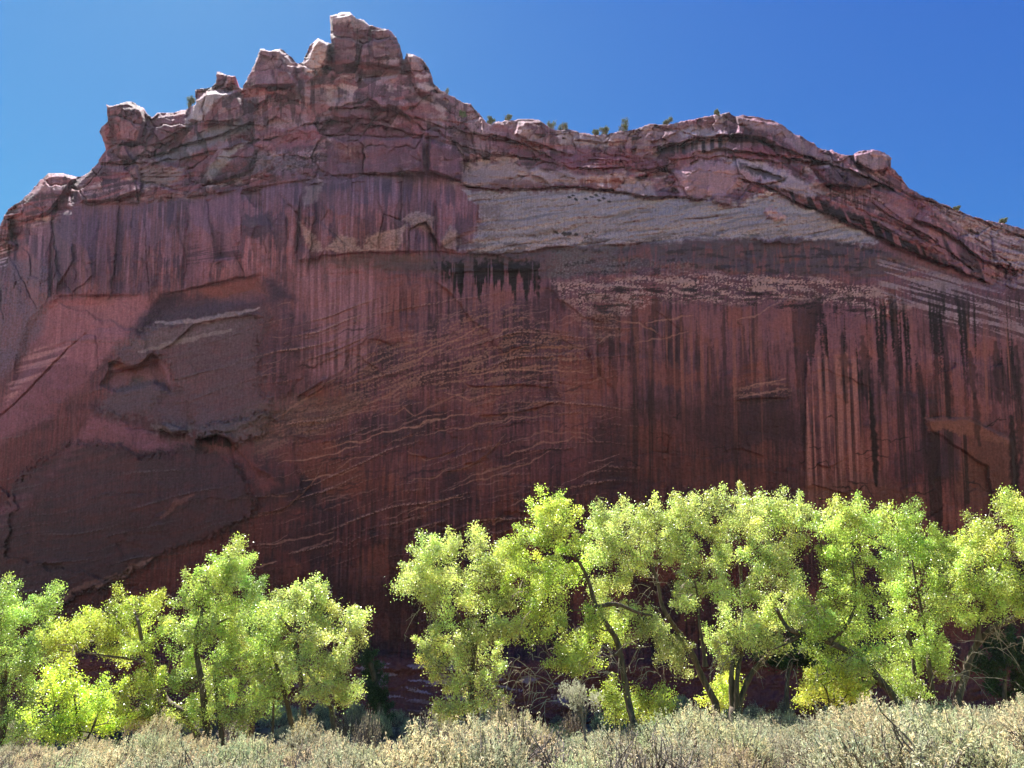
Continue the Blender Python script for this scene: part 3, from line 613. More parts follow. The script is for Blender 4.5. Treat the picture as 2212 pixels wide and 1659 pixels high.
    paint([(1190, 610), (1300, 602), (1420, 595), (1560, 590), (1760, 600), (1900, 620), (1980, 660), (1900, 690), (1780, 650), (1600, 655), (1420, 650), (1330, 690), (1270, 670), (1210, 640)], (146, 114, 102), 0.95, 8, tex=crust)
    paint([(1220, 650), (1300, 640), (1340, 720), (1300, 740), (1250, 700)], (136, 102, 90), 0.7, 8, tex=crust)
    paint([(1240, 625), (1400, 610), (1600, 625), (1850, 640), (1980, 680), (1850, 690), (1600, 660), (1400, 650), (1300, 680)], (40, 28, 30), 0.8, 6, tex=smooth(0.1, 0.3, nf * 0.6 + fbm(gx / 40, gy / 9, 4, 144)))
    # grain of the right shoulder
    shl = smooth(-0.05, 0.2, noise((gy - 0.28 * gx) / 8, gx / 150, 146) + 0.5 * noise((gy - 0.3 * gx) / 3.5, gx / 90, 148) + 0.3 * nf)
    paint([(1900, 560), (2040, 590), (2150, 625), (2212, 600), (2500, 700), (2500, 780), (2212, 730), (2100, 720), (2000, 680), (1900, 640)], (128, 106, 104), 0.95, 14, tex=shl)
    paint([(1960, 600), (2212, 660), (2500, 740), (2500, 800), (2200, 745), (2000, 690)], (74, 56, 58), 0.6, 10, tex=1 - shl)
    # streaks of desert varnish on the lower right wall
    brk = 3.5 * fbm(gx / 30, gy / 16, 3, 159)
    sA = noise((sx + brk) / 20, gy / 260, 151); sB = noise((sx + brk * 0.5) / 7, gy / 170, 152); sC = noise(sx / 52, gy / 330, 153)
    sD = noise((sx + brk) / 38, gy / 420, 150)
    s1 = smooth(0.06, 0.30, 0.8 * sA + 0.45 * sB + 0.7 * sD + 0.3 * sC + 0.25 * nf)
    zone_r = smooth(620, 690, gy + 22 * sA + 14 * sB) * smooth(1010, 760, gy + 110 * sA + 90 * sD)
    rgt = smooth(1190, 1330, gx) * (0.55 + 0.45 * smooth(1700, 1800, gx))
    col = mix(col, S((126, 80, 76)), 0.35 * smooth(0.05, -0.3, sA + 0.5 * sB) * zone_r * rgt)
    col = mix(col, S((34, 23, 26)), 0.93 * s1 * zone_r * rgt)
    s2 = smooth(0.05, 0.45, noise(sx / 17, gy / 500, 155) + 0.5 * noise(sx / 6, gy / 350, 156) + 0.25 * noise(sx / 2.6, gy / 200, 154))
    low_r = smooth(760, 900, gy + 40 * sA) * smooth(1260, 1420, gx)
    vary = smooth(-0.25, 0.3, noise(sx / 95, gy / 380, 158)); vary2 = smooth(-0.25, 0.3, -noise(sx / 120 + 9, gy / 300, 160))
    col = mix(col, S((52, 34, 32)), 0.8 * s2 * low_r * vary)
    s3 = smooth(0.15, 0.5, noise(sx / 14, gy / 420, 157) + 0.45 * noise(sx / 5, gy / 300, 158))
    col = mix(col, S((128, 80, 66)), 0.7 * s3 * vary2 * smooth(640, 760, gy) * smooth(1250, 1400, gx) * smooth(1350, 1050, gy))
    # fine streaks elsewhere
    s4 = smooth(0.05, 0.45, noise(sx / 6, gy / 200, 161) + 0.5 * noise(sx / 2.6, gy / 140, 162))
    mid = smooth(560, 640, gy) * smooth(640, 720, gx) * smooth(1340, 1180, gx) * (1 - 0.4 * smooth(760, 900, gy))
    col = mix(col, S((128, 82, 78)), 0.4 * s4 * mid * smooth(-0.3, 0.4, fbm(gx / 90, gy / 90, 2, 163)))
    s5 = smooth(0.05, 0.4, noise(sx / 10, gy / 240, 164) + 0.5 * noise(sx / 4, gy / 180, 165))
    col = mix(col, S((64, 40, 48)), 0.55 * s5 * mid * smooth(-0.2, 0.4, fbm(gx / 120, gy / 70, 2, 166)))
    col = mix(col, S((50, 32, 30)), 0.5 * s2 * smooth(1000, 1150, gy) * smooth(620, 760, gx) * smooth(1400, 1250, gx))
    # dark brown apron, centre right, and pale fluted strip
    paint([(1290, 900), (1420, 880), (1560, 840), (1720, 860), (1735, 1000), (1735, 1180), (1290, 1180), (1260, 1050)], (62, 40, 38), 0.65, 30, tex=0.5 + 0.5 * smooth(0.3, -0.3, n3))
    s6 = smooth(-0.15, 0.3, noise(sx / 10, gy / 500, 171) + 0.5 * noise(sx / 4, gy / 300, 172))
    paint([(1742, 770), (1830, 760), (1870, 800), (1870, 1000), (1860, 1100), (1738, 1120), (1740, 950)], (138, 90, 78), 0.85, 8, tex=s6)
    paint([(1738, 1040), (1900, 1030), (2000, 1080), (2000, 1160), (1738, 1170)], (100, 64, 52), 0.6, 20)
    paint([(2000, 902), (2090, 902), (2150, 935), (2190, 945), (2185, 965), (2110, 945), (2040, 930), (2005, 928)], (116, 74, 60), 0.9, 4)
    paint([(2090, 940), (2190, 955), (2200, 1130), (2110, 1100), (2060, 1060)], (100, 62, 48), 0.7, 14)
    s7 = smooth(0.0, 0.25, noise(sx / 10, gy / 700, 173) + 0.35 * noise(sx / 4, gy / 300, 174))
    paint([(2003, 930), (2100, 940), (2100, 1080), (2030, 1140), (2000, 1100)], (46, 30, 28), 0.75, 5, tex=s7)
    line([(1880, 845), (1888, 950), (1893, 1050)], (34, 24, 24), 9, 0.9, wob=0.3)
    line([(2185, 900), (2190, 1000), (2196, 1100)], (34, 24, 24), 12, 0.8, wob=0.3)
    for px_, a_, b_, wd_ in [(1778, 700, 770, 5), (1820, 720, 870, 10), (1864, 730, 860, 12), (1905, 730, 850, 9), (1935, 740, 830, 6), (1985, 790, 900, 7), (2040, 730, 900, 8), (2095, 760, 860, 9), (2105, 850, 960, 8), (2150, 740, 870, 10), (2195, 750, 1000, 10)]:
        line([(px_, a_), (px_ + 3 + 8 * (px_ - CX) / 1050, b_)], (32, 23, 25), wd_ * 1.15, 0.55, wob=0.2, rag=0.7, seed=int(px_))
    col *= (1 + 0.38 * crag_m + 0.20 * tier2_m)[..., None]
    col[..., 0] *= 1 + 0.06 * crag_m; col[..., 2] *= 1 - 0.10 * crag_m
    col *= np.clip(1 + crag_m * (0.34 * (ra - 0.5) + 0.34 * (rb - 0.5) * m2 + 0.22 * (rc - 0.5) * m3) + tier2_m * (0.3 * (qa - 0.5) + 0.3 * (qb - 0.5) + 0.14 * (qc - 0.5)), 0.5, 1.6)[..., None]
    col = mix(col, S((140, 104, 112)), 0.5 * tier2_m * smooth(0.1, 0.5, noise(sx / 7, gy / 150, 231) + 0.5 * noise(sx / 2.8, gy / 90, 232) + 0.3 * n2))
    col = mix(col, S((74, 54, 70)), 0.65 * tier2_m * smooth(0.05, 0.45, noise(sx / 19, gy / 110, 233) + 0.5 * noise(sx / 5, gy / 120, 234) + 0.5 * n2))
    paint([(640, 572), (800, 570), (830, 640), (790, 800), (700, 820), (650, 790)], (142, 98, 100), 0.8, 20, tex=0.3 + 0.7 * smooth(-0.2, 0.3, noise(sx / 8, gy / 160, 241) + 0.4 * n3))
    # ---- left
    paint([(100, 645), (320, 640), (345, 660), (290, 720), (250, 740), (210, 780), (180, 830), (100, 900), (0, 960), (-340, 1100), (-340, 1300), (-100, 1300), (60, 1080), (150, 960), (200, 900), (250, 910), (420, 960), (360, 980), (200, 960), (90, 1040), (0, 1090), (-340, 1180), (-340, 930), (0, 880), (60, 760)], (126, 82, 90), 0.75, 14, tex=0.65 + 0.35 * smooth(-0.3, 0.3, n2))
    paint([(100, 650), (310, 640), (340, 660), (280, 720), (200, 800), (120, 760), (90, 720)], (142, 94, 98), 0.75, 10, tex=0.5 + 0.5 * smooth(-0.3, 0.3, n3))
    paint([(60, 760), (180, 728), (130, 780), (60, 830), (10, 870), (20, 820)], (160, 118, 112), 0.6, 8, tex=smooth(-0.2, 0.4, noise((gy + 0.25 * gx) / 9, gx / 120, 181)))
    paint([(-340, 700), (0, 560), (100, 560), (108, 640), (90, 720), (20, 800), (-60, 850), (-340, 930)], (98, 84, 96), 0.8, 10, tex=0.5 + 0.5 * gritty)
    paint([(-40, 540), (10, 520), (26, 535), (10, 575), (-40, 590)], (168, 150, 150), 0.6, 4, tex=smooth(-0.2, 0.2, noise((gy + 0.3 * gx) / 5, gx / 60, 182)))
    paint([(116, 480), (160, 450), (155, 560), (118, 636)], (96, 78, 92), 0.7, 6)
    paint([(160, 450), (320, 445), (322, 560), (330, 630), (170, 630)], (110, 80, 92), 0.6, 8, tex=smooth(-0.4, 0.3, n3))
    paint([(410, 440), (520, 415), (520, 560), (400, 610), (400, 520)], (128, 88, 98), 0.75, 8, tex=0.55 + 0.45 * smooth(-0.3, 0.3, n3))
    paint([(525, 465), (580, 460), (590, 500), (550, 520), (525, 500)], (66, 48, 62), 0.8, 7)
    paint([(405, 535), (520, 530), (520, 560), (400, 570)], (80, 54, 68), 0.7, 6, tex=smooth(-0.3, 0.2, noise(gy / 4 + 0.04 * gx, gx / 90, 183)))
    paint([(560, 410), (640, 405), (636, 440), (560, 450)], (130, 90, 98), 0.5, 6, tex=smooth(-0.2, 0.3, n3))
    paint([(655, 400), (700, 400), (690, 430), (655, 450)], (142, 122, 112), 0.5, 5)
    paint([(690, 420), (800, 400), (840, 420), (760, 440), (700, 450)], (128, 80, 76), 0.5, 8, tex=smooth(-0.2, 0.3, n3))
    for pg in ([(700, 540), (735, 505), (770, 515), (772, 545)], [(775, 545), (790, 510), (850, 500), (880, 480), (865, 525), (850, 545)], [(870, 470), (905, 455), (938, 465), (930, 500), (890, 490)], [(950, 520), (975, 485), (990, 500), (985, 545), (962, 540)], [(640, 470), (690, 520), (700, 545), (670, 540)]):
        paint(pg, (148, 124, 114), 0.8, 4, tex=0.6 + 0.4 * gritty)
    # dark smears: shade of the hollow under the brow painted in
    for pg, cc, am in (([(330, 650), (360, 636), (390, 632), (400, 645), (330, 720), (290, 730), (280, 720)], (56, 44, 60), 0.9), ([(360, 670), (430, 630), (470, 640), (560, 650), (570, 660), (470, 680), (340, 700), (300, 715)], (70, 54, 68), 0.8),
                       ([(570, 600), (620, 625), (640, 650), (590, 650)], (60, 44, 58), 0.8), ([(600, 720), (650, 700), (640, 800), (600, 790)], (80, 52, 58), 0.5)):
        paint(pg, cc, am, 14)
    paint([(430, 620), (560, 596), (575, 640), (480, 650), (440, 640)], (124, 78, 76), 0.7, 10)
    # brown lichen-grey plates
    gb = (0.62 + 0.38 * smooth(-0.5, 0.25, fbm(cb / 10, gx / 80, 3, 221) + 0.5 * nf)) * (0.75 + 0.25 * smooth(-0.4, 0.2, n2))
    for pg, cc, am in (([(250, 760), (300, 720), (340, 705), (420, 680), (520, 672), (590, 680), (560, 740), (560, 840), (600, 860), (580, 900), (480, 950), (420, 940), (330, 905), (300, 890), (240, 895), (215, 880), (235, 850), (300, 815), (345, 822), (385, 830), (365, 790), (330, 765), (292, 798), (262, 790)], (92, 72, 76), 0.95),
                       ([(250, 750), (320, 715), (420, 700), (520, 690), (500, 715), (380, 740), (300, 760)], (108, 92, 92), 0.6),
                       ([(215, 885), (240, 850), (300, 818), (360, 825), (360, 850), (320, 890), (250, 900)], (88, 72, 76), 0.9),
                       ([(410, 950), (440, 915), (560, 885), (590, 905), (560, 950), (505, 965), (480, 940)], (92, 80, 80), 0.9),
                       ([(335, 915), (375, 918), (408, 930), (375, 940), (345, 935)], (104, 96, 92), 0.9),
                       ([(30, 1040), (110, 975), (170, 950), (250, 960), (330, 985), (420, 960), (500, 985), (540, 1040), (560, 1100), (500, 1150), (400, 1180), (300, 1230), (200, 1280), (100, 1320), (-340, 1400), (-340, 1180), (0, 1100)], (68, 51, 54), 0.92),
                       ([(-340, 1180), (0, 1130), (100, 1080), (200, 1150), (320, 1200), (200, 1290), (60, 1330), (-340, 1420)], (58, 46, 49), 0.6),
                       ([(540, 900), (620, 860), (760, 850), (800, 870), (740, 910), (640, 940), (550, 980)], (96, 72, 62), 0.7)):
        paint(pg, cc, am, 16, tex=gb, rag=20, wob=2.0)
    paint([(540, 700), (600, 680), (640, 760), (620, 850), (560, 850)], (98, 58, 58), 0.5, 12, tex=speck)
    for pts, cc in (([(340, 700), (450, 690), (560, 665)], (150, 132, 126)), ([(300, 760), (400, 735), (500, 712)], (128, 114, 108)), ([(200, 1270), (260, 1245), (300, 1220), (330, 1205)], (124, 94, 80)), ([(130, 1300), (150, 1280), (250, 1240)], (110, 78, 66)), ([(350, 1120), (380, 1085), (420, 1070)], (110, 72, 64))):
        line(pts, cc, 7, 0.55, seed=3)
    paint([(235, 790), (300, 800), (330, 770), (365, 800), (370, 830), (300, 812), (240, 848)], (116, 80, 86), 0.7, 6)
    paint([(234, 778), (292, 790), (330, 762), (345, 775), (320, 790), (292, 806), (250, 796)], (112, 62, 44), 0.6, 4)
    paint([(500, 960), (560, 1010), (600, 1045), (570, 1060), (530, 1010)], (116, 66, 62), 0.7, 8)
    paint([(440, 955), (500, 950), (510, 985), (495, 1000), (470, 975)], (112, 66, 66), 0.7, 5)
    paint([(435, 948), (470, 940), (498, 950), (500, 966), (460, 962)], (42, 30, 34), 0.85, 3, tex=smooth(-0.5, 0.1, n3))
    # cross bedding: light wavy seams, fans of them over the middle of the wall
    rng = random.Random(7)
    lip1 = on1 * smooth(0.80, 0.95, cf1) * (0.6 + 0.4 * np.sign(nf)); lip2 = on2 * smooth(0.72, 0.95, cf2) * smooth(-0.2, 0.3, nf + 0.3 * n2)
    col = mix(col, S((144, 108, 92)), 0.75 * lip1 * cbm); col = mix(col, S((128, 94, 82)), 0.65 * lip2 * cbm)
    col = mix(col, S((50, 36, 42)), 0.45 * cbm * on2 * smooth(0.3, 0.0, cf2) * smooth(-0.2, 0.3, n2))
    col = mix(col, S((96, 84, 82)), 0.4 * np.clip(lip1 + 0.7 * lip2, 0, 1) * cbl)
    seam = (142, 102, 82)
    crust2 = smooth(0.08, 0.36, nf * 0.7 + fbm(cb / 7, gx / 70, 3, 191) + 0.3 * n2)
    for pg, am in (([(700, 830), (780, 760), (900, 720), (1030, 660), (1110, 640), (1140, 690), (1260, 740), (1290, 790), (1150, 800), (1000, 830), (880, 850), (760, 850)], 0.8),
                   ([(940, 800), (1140, 740), (1250, 745), (1240, 800), (1100, 840), (960, 850)], 0.6), ([(550, 940), (650, 870), (780, 850), (880, 860), (760, 920), (640, 960), (560, 990)], 0.6),
                   ([(1000, 850), (1150, 820), (1290, 850), (1300, 890), (1180, 880), (1060, 910)], 0.5), ([(1600, 830), (1690, 815), (1705, 850), (1640, 860), (1590, 860)], 0.9)):
        paint(pg, (126, 90, 74), 0.85 * am, 22, tex=crust2)
    seams = [[(560, 1112), (610, 1098), (640, 1078), (680, 1035), (700, 1000)], [(960, 1022), (1010, 1010), (1050, 985), (1090, 942)], [(970, 1056), (1060, 1030), (1140, 1000), (1190, 978)], [(880, 978), (920, 994), (960, 982), (985, 972)],
             [(1000, 828), (1030, 838), (1090, 836), (1160, 822), (1250, 835)], [(1030, 900), (1110, 892), (1150, 872), (1210, 866), (1290, 880)], [(1000, 815), (1080, 800), (1200, 800), (1290, 805)], [(700, 905), (790, 890), (880, 868)],
             [(760, 955), (850, 930), (920, 912), (1040, 890)], [(900, 940), (1000, 925), (1090, 905), (1200, 900)], [(870, 910), (950, 870), (1000, 850)], [(780, 880), (860, 840), (940, 800)], [(640, 860), (720, 820), (800, 770), (830, 720)],
             [(860, 780), (960, 745), (1050, 700)], [(930, 770), (1040, 735), (1130, 700)], [(940, 805), (1060, 775), (1180, 730)], [(1100, 955), (1180, 930), (1270, 940), (1290, 952)], [(1190, 960), (1240, 945), (1280, 955)], [(1090, 985), (1160, 960), (1230, 950)],
             [(880, 1110), (940, 1085), (1000, 1070)], [(980, 1045), (1060, 1015), (1140, 990)], [(700, 970), (760, 955), (800, 950)], [(730, 1010), (760, 990), (830, 985)], [(600, 1000), (700, 985), (780, 960)], [(560, 1180), (640, 1165), (720, 1150)],
             [(620, 1195), (680, 1180), (720, 1160)], [(540, 1230), (600, 1215)], [(880, 1040), (940, 1030), (980, 1010)], [(840, 900), (870, 880), (900, 905), (980, 890)], [(1395, 700), (1450, 690), (1500, 680)], [(1370, 740), (1440, 730), (1490, 715)],
             [(1310, 690), (1380, 700), (1420, 720)], [(1600, 860), (1650, 850), (1700, 840)], [(1620, 830), (1660, 822), (1700, 815)], [(1590, 690), (1640, 680), (1690, 650)], [(830, 800), (880, 785), (930, 760)], [(650, 1040), (700, 1030), (770, 1010)],
             [(590, 905), (650, 870), (700, 840)], [(960, 850), (1010, 860), (1080, 850)], [(1060, 915), (1140, 905), (1190, 890)]]
    for k, pts in enumerate(seams):
        line(pts, seam, rng.uniform(1.3, 2.6), rng.uniform(0.35, 0.7), wob=1.0, rag=0.5, seed=k)
    for k in range(150):                                   # lesser seams, all dipping to the left
        a = rng.uniform(560, 1300); b = rng.uniform(660, 1190); L = rng.uniform(18, 75); sl_ = rng.uniform(0.12, 0.5)
        line([(a, b), (a + L * 0.5, b - L * 0.5 * sl_ + rng.uniform(-4, 4)), (a + L, b - L * sl_)], (136, 100, 86), rng.uniform(0.9, 1.8), rng.uniform(0.2, 0.5), wob=1.0, rag=0.5, seed=k)
    for k in range(60):
        a = rng.uniform(560, 1300); b = rng.uniform(700, 1150); L = rng.uniform(30, 110); sl_ = rng.uniform(0.05, 0.35)
        line([(a, b), (a + L, b - L * sl_)], (52, 34, 42), rng.uniform(1.5, 4), rng.uniform(0.25, 0.6), wob=2.0, rag=0.9, seed=k + 500)
    # thin dark joints of the lower right
    for k in range(26):
        a = rng.uniform(1330, 2150); b = rng.uniform(900, 1130); L = rng.uniform(18, 60)
        line([(a, b), (a + L * 0.6, b + rng.uniform(-14, 10)), (a + L, b + rng.uniform(-14, 22))], (40, 28, 28), 1.6, 0.7, wob=1.5, seed=k + 900)
    # banded foot
    paint([(-340, 1420), (700, 1415), (800, 1420), (960, 1425), (1500, 1440), (2560, 1420), (2560, 1660), (-340, 1660)], (116, 64, 52), 0.85, 10)
    bandf = smooth(0.12, 0.3, noise((gy + 5 * wob1 - 0.04 * gx) / 11, gx / 70, 201) + 0.35 * n2 + 0.25 * nf)
    paint([(700, 1440), (960, 1430), (1200, 1470), (1240, 1520), (900, 1510), (700, 1500)], (150, 124, 116), 0.75, 10, tex=bandf)
    paint([(500, 1440), (960, 1440), (960, 1560), (500, 1560)], (140, 112, 106), 0.4, 20, tex=bandf)
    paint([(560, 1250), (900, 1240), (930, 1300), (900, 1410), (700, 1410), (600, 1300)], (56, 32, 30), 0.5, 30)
    col *= np.clip(1 + 0.16 * nf + 0.11 * fbm(gx / 2.6, gy / 2.3, 2, 211) + 0.12 * noise(sx / 3, gy / 26, 212), 0.4, 1.8)[..., None]
    # paler grey mixed in along the skyline rim
    col = mix(col, S((150, 138, 134)), 0.25 * smooth(0.3, 1.0, rim) * smooth(900, 500, gy))
    def blur(a, r):
        for ax_ in (0, 1):
            p_ = np.concatenate([np.repeat(a.take([0], ax_), r + 1, ax_), a, np.repeat(a.take([-1], ax_), r, ax_)], ax_)
            c_ = np.cumsum(p_, ax_); n_ = a.shape[ax_]
            a = (c_.take(np.arange(2 * r + 1, 2 * r + 1 + n_), ax_) - c_.take(np.arange(n_), ax_)) / (2 * r + 1)
        return a
    lum = col.mean(-1)
    col *= np.clip(np.clip((lum / np.maximum(blur(blur(lum, 5), 5), 1e-4)), 0.3, 3) ** 0.45, 0.5, 1.7)[..., None]
    warm = np.clip(crag_m + tier2_m, 0, 1); col[..., 1] *= 1 - 0.04 * warm; col[..., 2] *= 1 - 0.05 - 0.06 * warm
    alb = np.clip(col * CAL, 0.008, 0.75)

    # ---- mesh: keep what lies under the skyline, pull the last ring of points onto it, and run a top back from it
    X, Y, Z = at(gx, gy, depth)
    keep = inside > 0
    V = np.stack([X, Y, Z], -1).reshape(-1, 3)
    idx = np.arange(H * W).reshape(H, W)
    q = np.stack([idx[1:, :-1], idx[1:, 1:], idx[:-1, 1:], idx[:-1, :-1]], -1)
    kq = keep[1:, :-1] & keep[1:, 1:] & keep[:-1, 1:] & keep[:-1, :-1]
    faces = q[kq]
    # boundary edges of the kept patch
    e = np.concatenate([faces[:, [0, 1]], faces[:, [1, 2]], faces[:, [2, 3]], faces[:, [3, 0]]])
    key = np.sort(e, 1); kk = key[:, 0].astype(np.int64) * (H * W) + key[:, 1]
    _, inv, cnt = np.unique(kk, return_inverse=True, return_counts=True)
    bnd = e[cnt[inv] == 1]
    row = bnd // W; colm = bnd % W
    onedge = ((row == H - 1).all(1)) | ((colm == 0).all(1)) | ((colm == W - 1).all(1))
    bnd = bnd[~onedge]
    bv = np.unique(bnd)
    n0 = len(V)
    rings = [(0.8, -0.05), (6.0, -1.0), (40.0, -9.0)]
    allV = [V]; maps = [None]; prev = np.full(n0, -1); prev[bv] = bv
    extra_faces = []
    Acol = alb.reshape(-1, 3); allA = [Acol]
    off = n0
    for dy, dz in rings:
        nv = V[bv] + np.array([0, dy, 0]) + np.stack([0 * bv, 0 * bv, dz + 0 * bv], -1)
        allV.append(nv); allA.append(Acol[bv] * 1.1)
        cur = np.full(n0, -1); cur[bv] = off + np.arange(len(bv)); off += len(bv)
        extra_faces.append(np.stack([prev[bnd[:, 1]], prev[bnd[:, 0]], cur[bnd[:, 0]], cur[bnd[:, 1]]], -1))
        prev = cur
    V = np.concatenate(allV); Aall = np.concatenate(allA)
    faces = np.concatenate([faces] + extra_faces)
    used = np.zeros(len(V), bool); used[faces.ravel()] = True
    remap = np.cumsum(used) - 1
    V = V[used]; Aall = Aall[used]; faces = remap[faces]
    me = np_mesh("cliff", V, faces, 4, True)
    ca = me.color_attributes.new("rock", 'FLOAT_COLOR', 'POINT')
    ca.data.foreach_set("color", np.concatenate([Aall, np.ones((len(Aall), 1))], 1).astype(np.float32).ravel())
    global CLIFF_DEPTH
    CLIFF_DEPTH = (xs, ys, depth)
    return me

def cliff_Y(px, py):
    xs, ys, d = CLIFF_DEPTH
    j = int(np.clip((px - xs[0]) / STEP, 0, len(xs) - 1)); i = int(np.clip((py - ys[0]) / STEP, 0, len(ys) - 1))
    return float(d[i, j])

def rock_material():
    m, nt = new_mat("sandstone")
    out = nd(nt, "ShaderNodeOutputMaterial"); p = nd(nt, "ShaderNodeBsdfPrincipled")
    p.inputs["Roughness"].default_value = 0.9; p.inputs["Specular IOR Level"].default_value = 0.15
    at_ = nd(nt, "ShaderNodeVertexColor", layer_name="rock")
    geo = nd(nt, "ShaderNodeNewGeometry")
    nz = nd(nt, "ShaderNodeTexNoise"); nz.inputs["Scale"].default_value = 4.5; nz.inputs["Detail"].default_value = 6; nz.inputs["Roughness"].default_value = 0.65
    nt.links.new(geo.outputs["Position"], nz.inputs["Vector"])
    rmp = nd(nt, "ShaderNodeMapRange"); rmp.inputs[1].default_value = 0.25; rmp.inputs[2].default_value = 0.75; rmp.inputs[3].default_value = 0.76; rmp.inputs[4].default_value = 1.24
    nt.links.new(nz.outputs[0], rmp.inputs[0])
    mul = nd(nt, "ShaderNodeVectorMath", operation='SCALE')
    nt.links.new(at_.outputs[0], mul.inputs[0]); nt.links.new(rmp.outputs[0], mul.inputs["Scale"])
    nt.links.new(mul.outputs[0], p.inputs["Base Color"])
    nz2 = nd(nt, "ShaderNodeTexNoise"); nz2.inputs["Scale"].default_value = 1.7; nz2.inputs["Detail"].default_value = 8; nz2.inputs["Roughness"].default_value = 0.7
    mp = nd(nt, "ShaderNodeMapping"); mp.inputs["Scale"].default_value = (0.7, 0.7, 1.5)
    nt.links.new(geo.outputs["Position"], mp.inputs[0]); nt.links.new(mp.outputs[0], nz2.inputs["Vector"])
    bp = nd(nt, "ShaderNodeBump"); bp.inputs["Strength"].default_value = 0.9; bp.inputs["Distance"].default_value = 0.4
    nt.links.new(nz2.outputs[0], bp.inputs["Height"]); nt.links.new(bp.outputs[0], p.inputs["Normal"])
    nt.links.new(p.outputs[0], out.inputs[0])
    return m

ROCK = rock_material()
cl = link("cliff", build_cliff(), None, [ROCK]); tag(cl, "red sandstone cliff with dark water streaks filling the view behind the trees", "cliff", kind="structure")

# ------------------------------------------------------------------ ground
def ground_material():
    m, nt = new_mat("sandy_soil")
    out = nd(nt, "ShaderNodeOutputMaterial"); p = nd(nt, "ShaderNodeBsdfPrincipled"); p.inputs["Roughness"].default_value = 0.95
    geo = nd(nt, "ShaderNodeNewGeometry")
    nz = nd(nt, "ShaderNodeTexNoise"); nz.inputs["Scale"].default_value = 0.8; nz.inputs["Detail"].default_value = 8
    nt.links.new(geo.outputs["Position"], nz.inputs["Vector"])
    cr = nd(nt, "ShaderNodeValToRGB")
    cr.color_ramp.elements[0].position = 0.35; cr.color_ramp.elements[0].color = (0.14, 0.075, 0.045, 1)
    cr.color_ramp.elements[1].position = 0.7; cr.color_ramp.elements[1].color = (0.32, 0.20, 0.12, 1)
    nt.links.new(nz.outputs[0], cr.inputs[0]); nt.links.new(cr.outputs[0], p.inputs["Base Color"])
    bp = nd(nt, "ShaderNodeBump"); bp.inputs["Distance"].default_value = 0.1
    nt.links.new(nz.outputs[0], bp.inputs["Height"]); nt.links.new(bp.outputs[0], p.inputs["Normal"])
    nt.links.new(p.outputs[0], out.inputs[0])
    return m
def ground_z(x, y):
    x = np.asarray(x, dtype=float); y = np.asarray(y, dtype=float)
    return 0.12 * fbm(x / 7.0, y / 7.0, 3, 301) + 0.9 * smooth(42, 60, y) + 0.45 * smooth(1, 12, x) * smooth(4, 12, y)
def build_ground():
    a = np.concatenate([np.linspace(-900, -80, 20), np.linspace(-78, 78, 157), np.linspace(80, 900, 20)])
    b = np.concatenate([np.linspace(-300, -10, 15), np.linspace(-8, 75, 84), np.linspace(80, 900, 20)])
    X, Y = np.meshgrid(a, b); Z = ground_z(X, Y)
    V = np.stack([X, Y, Z], -1).reshape(-1, 3); h, w = X.shape
    i = np.arange(h * w).reshape(h, w)
    F = np.stack([i[:-1, :-1], i[:-1, 1:], i[1:, 1:], i[1:, :-1]], -1).reshape(-1, 4)
    return np_mesh("ground", V, F, 4, True)
tag(link("ground", build_ground(), None, [ground_material()]), "sandy canyon floor under the sagebrush", "ground", kind="structure")

# ------------------------------------------------------------------ plant materials
def leaf_material(name, refl, trans, tr_amount=0.5, rough=0.45, spec=0.5, spread=0.35):
    m, nt = new_mat(name)
    out = nd(nt, "ShaderNodeOutputMaterial"); p = nd(nt, "ShaderNodeBsdfPrincipled")
    p.inputs["Roughness"].default_value = rough; p.inputs["Specular IOR Level"].default_value = spec
    tl = nd(nt, "ShaderNodeBsdfTranslucent"); mx = nd(nt, "ShaderNodeMixShader"); mx.inputs[0].default_value = tr_amount
    a = nd(nt, "ShaderNodeVertexColor", layer_name="tint")
    for col, sock in ((refl, p.inputs["Base Color"]), (trans, tl.inputs["Color"])):
        mul = nd(nt, "ShaderNodeVectorMath", operation='MULTIPLY'); mul.inputs[1].default_value = col
        nt.links.new(a.outputs[0], mul.inputs[0]); nt.links.new(mul.outputs[0], sock)
    nt.links.new(p.outputs[0], mx.inputs[1]); nt.links.new(tl.outputs[0], mx.inputs[2]); nt.links.new(mx.outputs[0], out.inputs[0])
    return m
def bark_material(name, c0, c1, scale=9.0):
    m, nt = new_mat(name)
    out = nd(nt, "ShaderNodeOutputMaterial"); p = nd(nt, "ShaderNodeBsdfPrincipled"); p.inputs["Roughness"].default_value = 0.9
    tc = nd(nt, "ShaderNodeTexCoord"); mp = nd(nt, "ShaderNodeMapping"); mp.inputs["Scale"].default_value = (1, 1, 0.22)
    nz = nd(nt, "ShaderNodeTexNoise"); nz.inputs["Scale"].default_value = scale; nz.inputs["Detail"].default_value = 6
    nt.links.new(tc.outputs["Object"], mp.inputs[0]); nt.links.new(mp.outputs[0], nz.inputs["Vector"])
    cr = nd(nt, "ShaderNodeValToRGB"); cr.color_ramp.elements[0].position = 0.35; cr.color_ramp.elements[0].color = (*c0, 1)
    cr.color_ramp.elements[1].position = 0.68; cr.color_ramp.elements[1].color = (*c1, 1)
    nt.links.new(nz.outputs[0], cr.inputs[0]); nt.links.new(cr.outputs[0], p.inputs["Base Color"])
    bp = nd(nt, "ShaderNodeBump"); bp.inputs["Distance"].default_value = 0.05; bp.inputs["Strength"].default_value = 0.9
    nt.links.new(nz.outputs[0], bp.inputs["Height"]); nt.links.new(bp.outputs[0], p.inputs["Normal"])
    nt.links.new(p.outputs[0], out.inputs[0])
    return m
LEAF = leaf_material("cottonwood_leaf", (0.39, 0.43, 0.165), (0.54, 0.63, 0.14), 0.42, 0.34, 0.9)
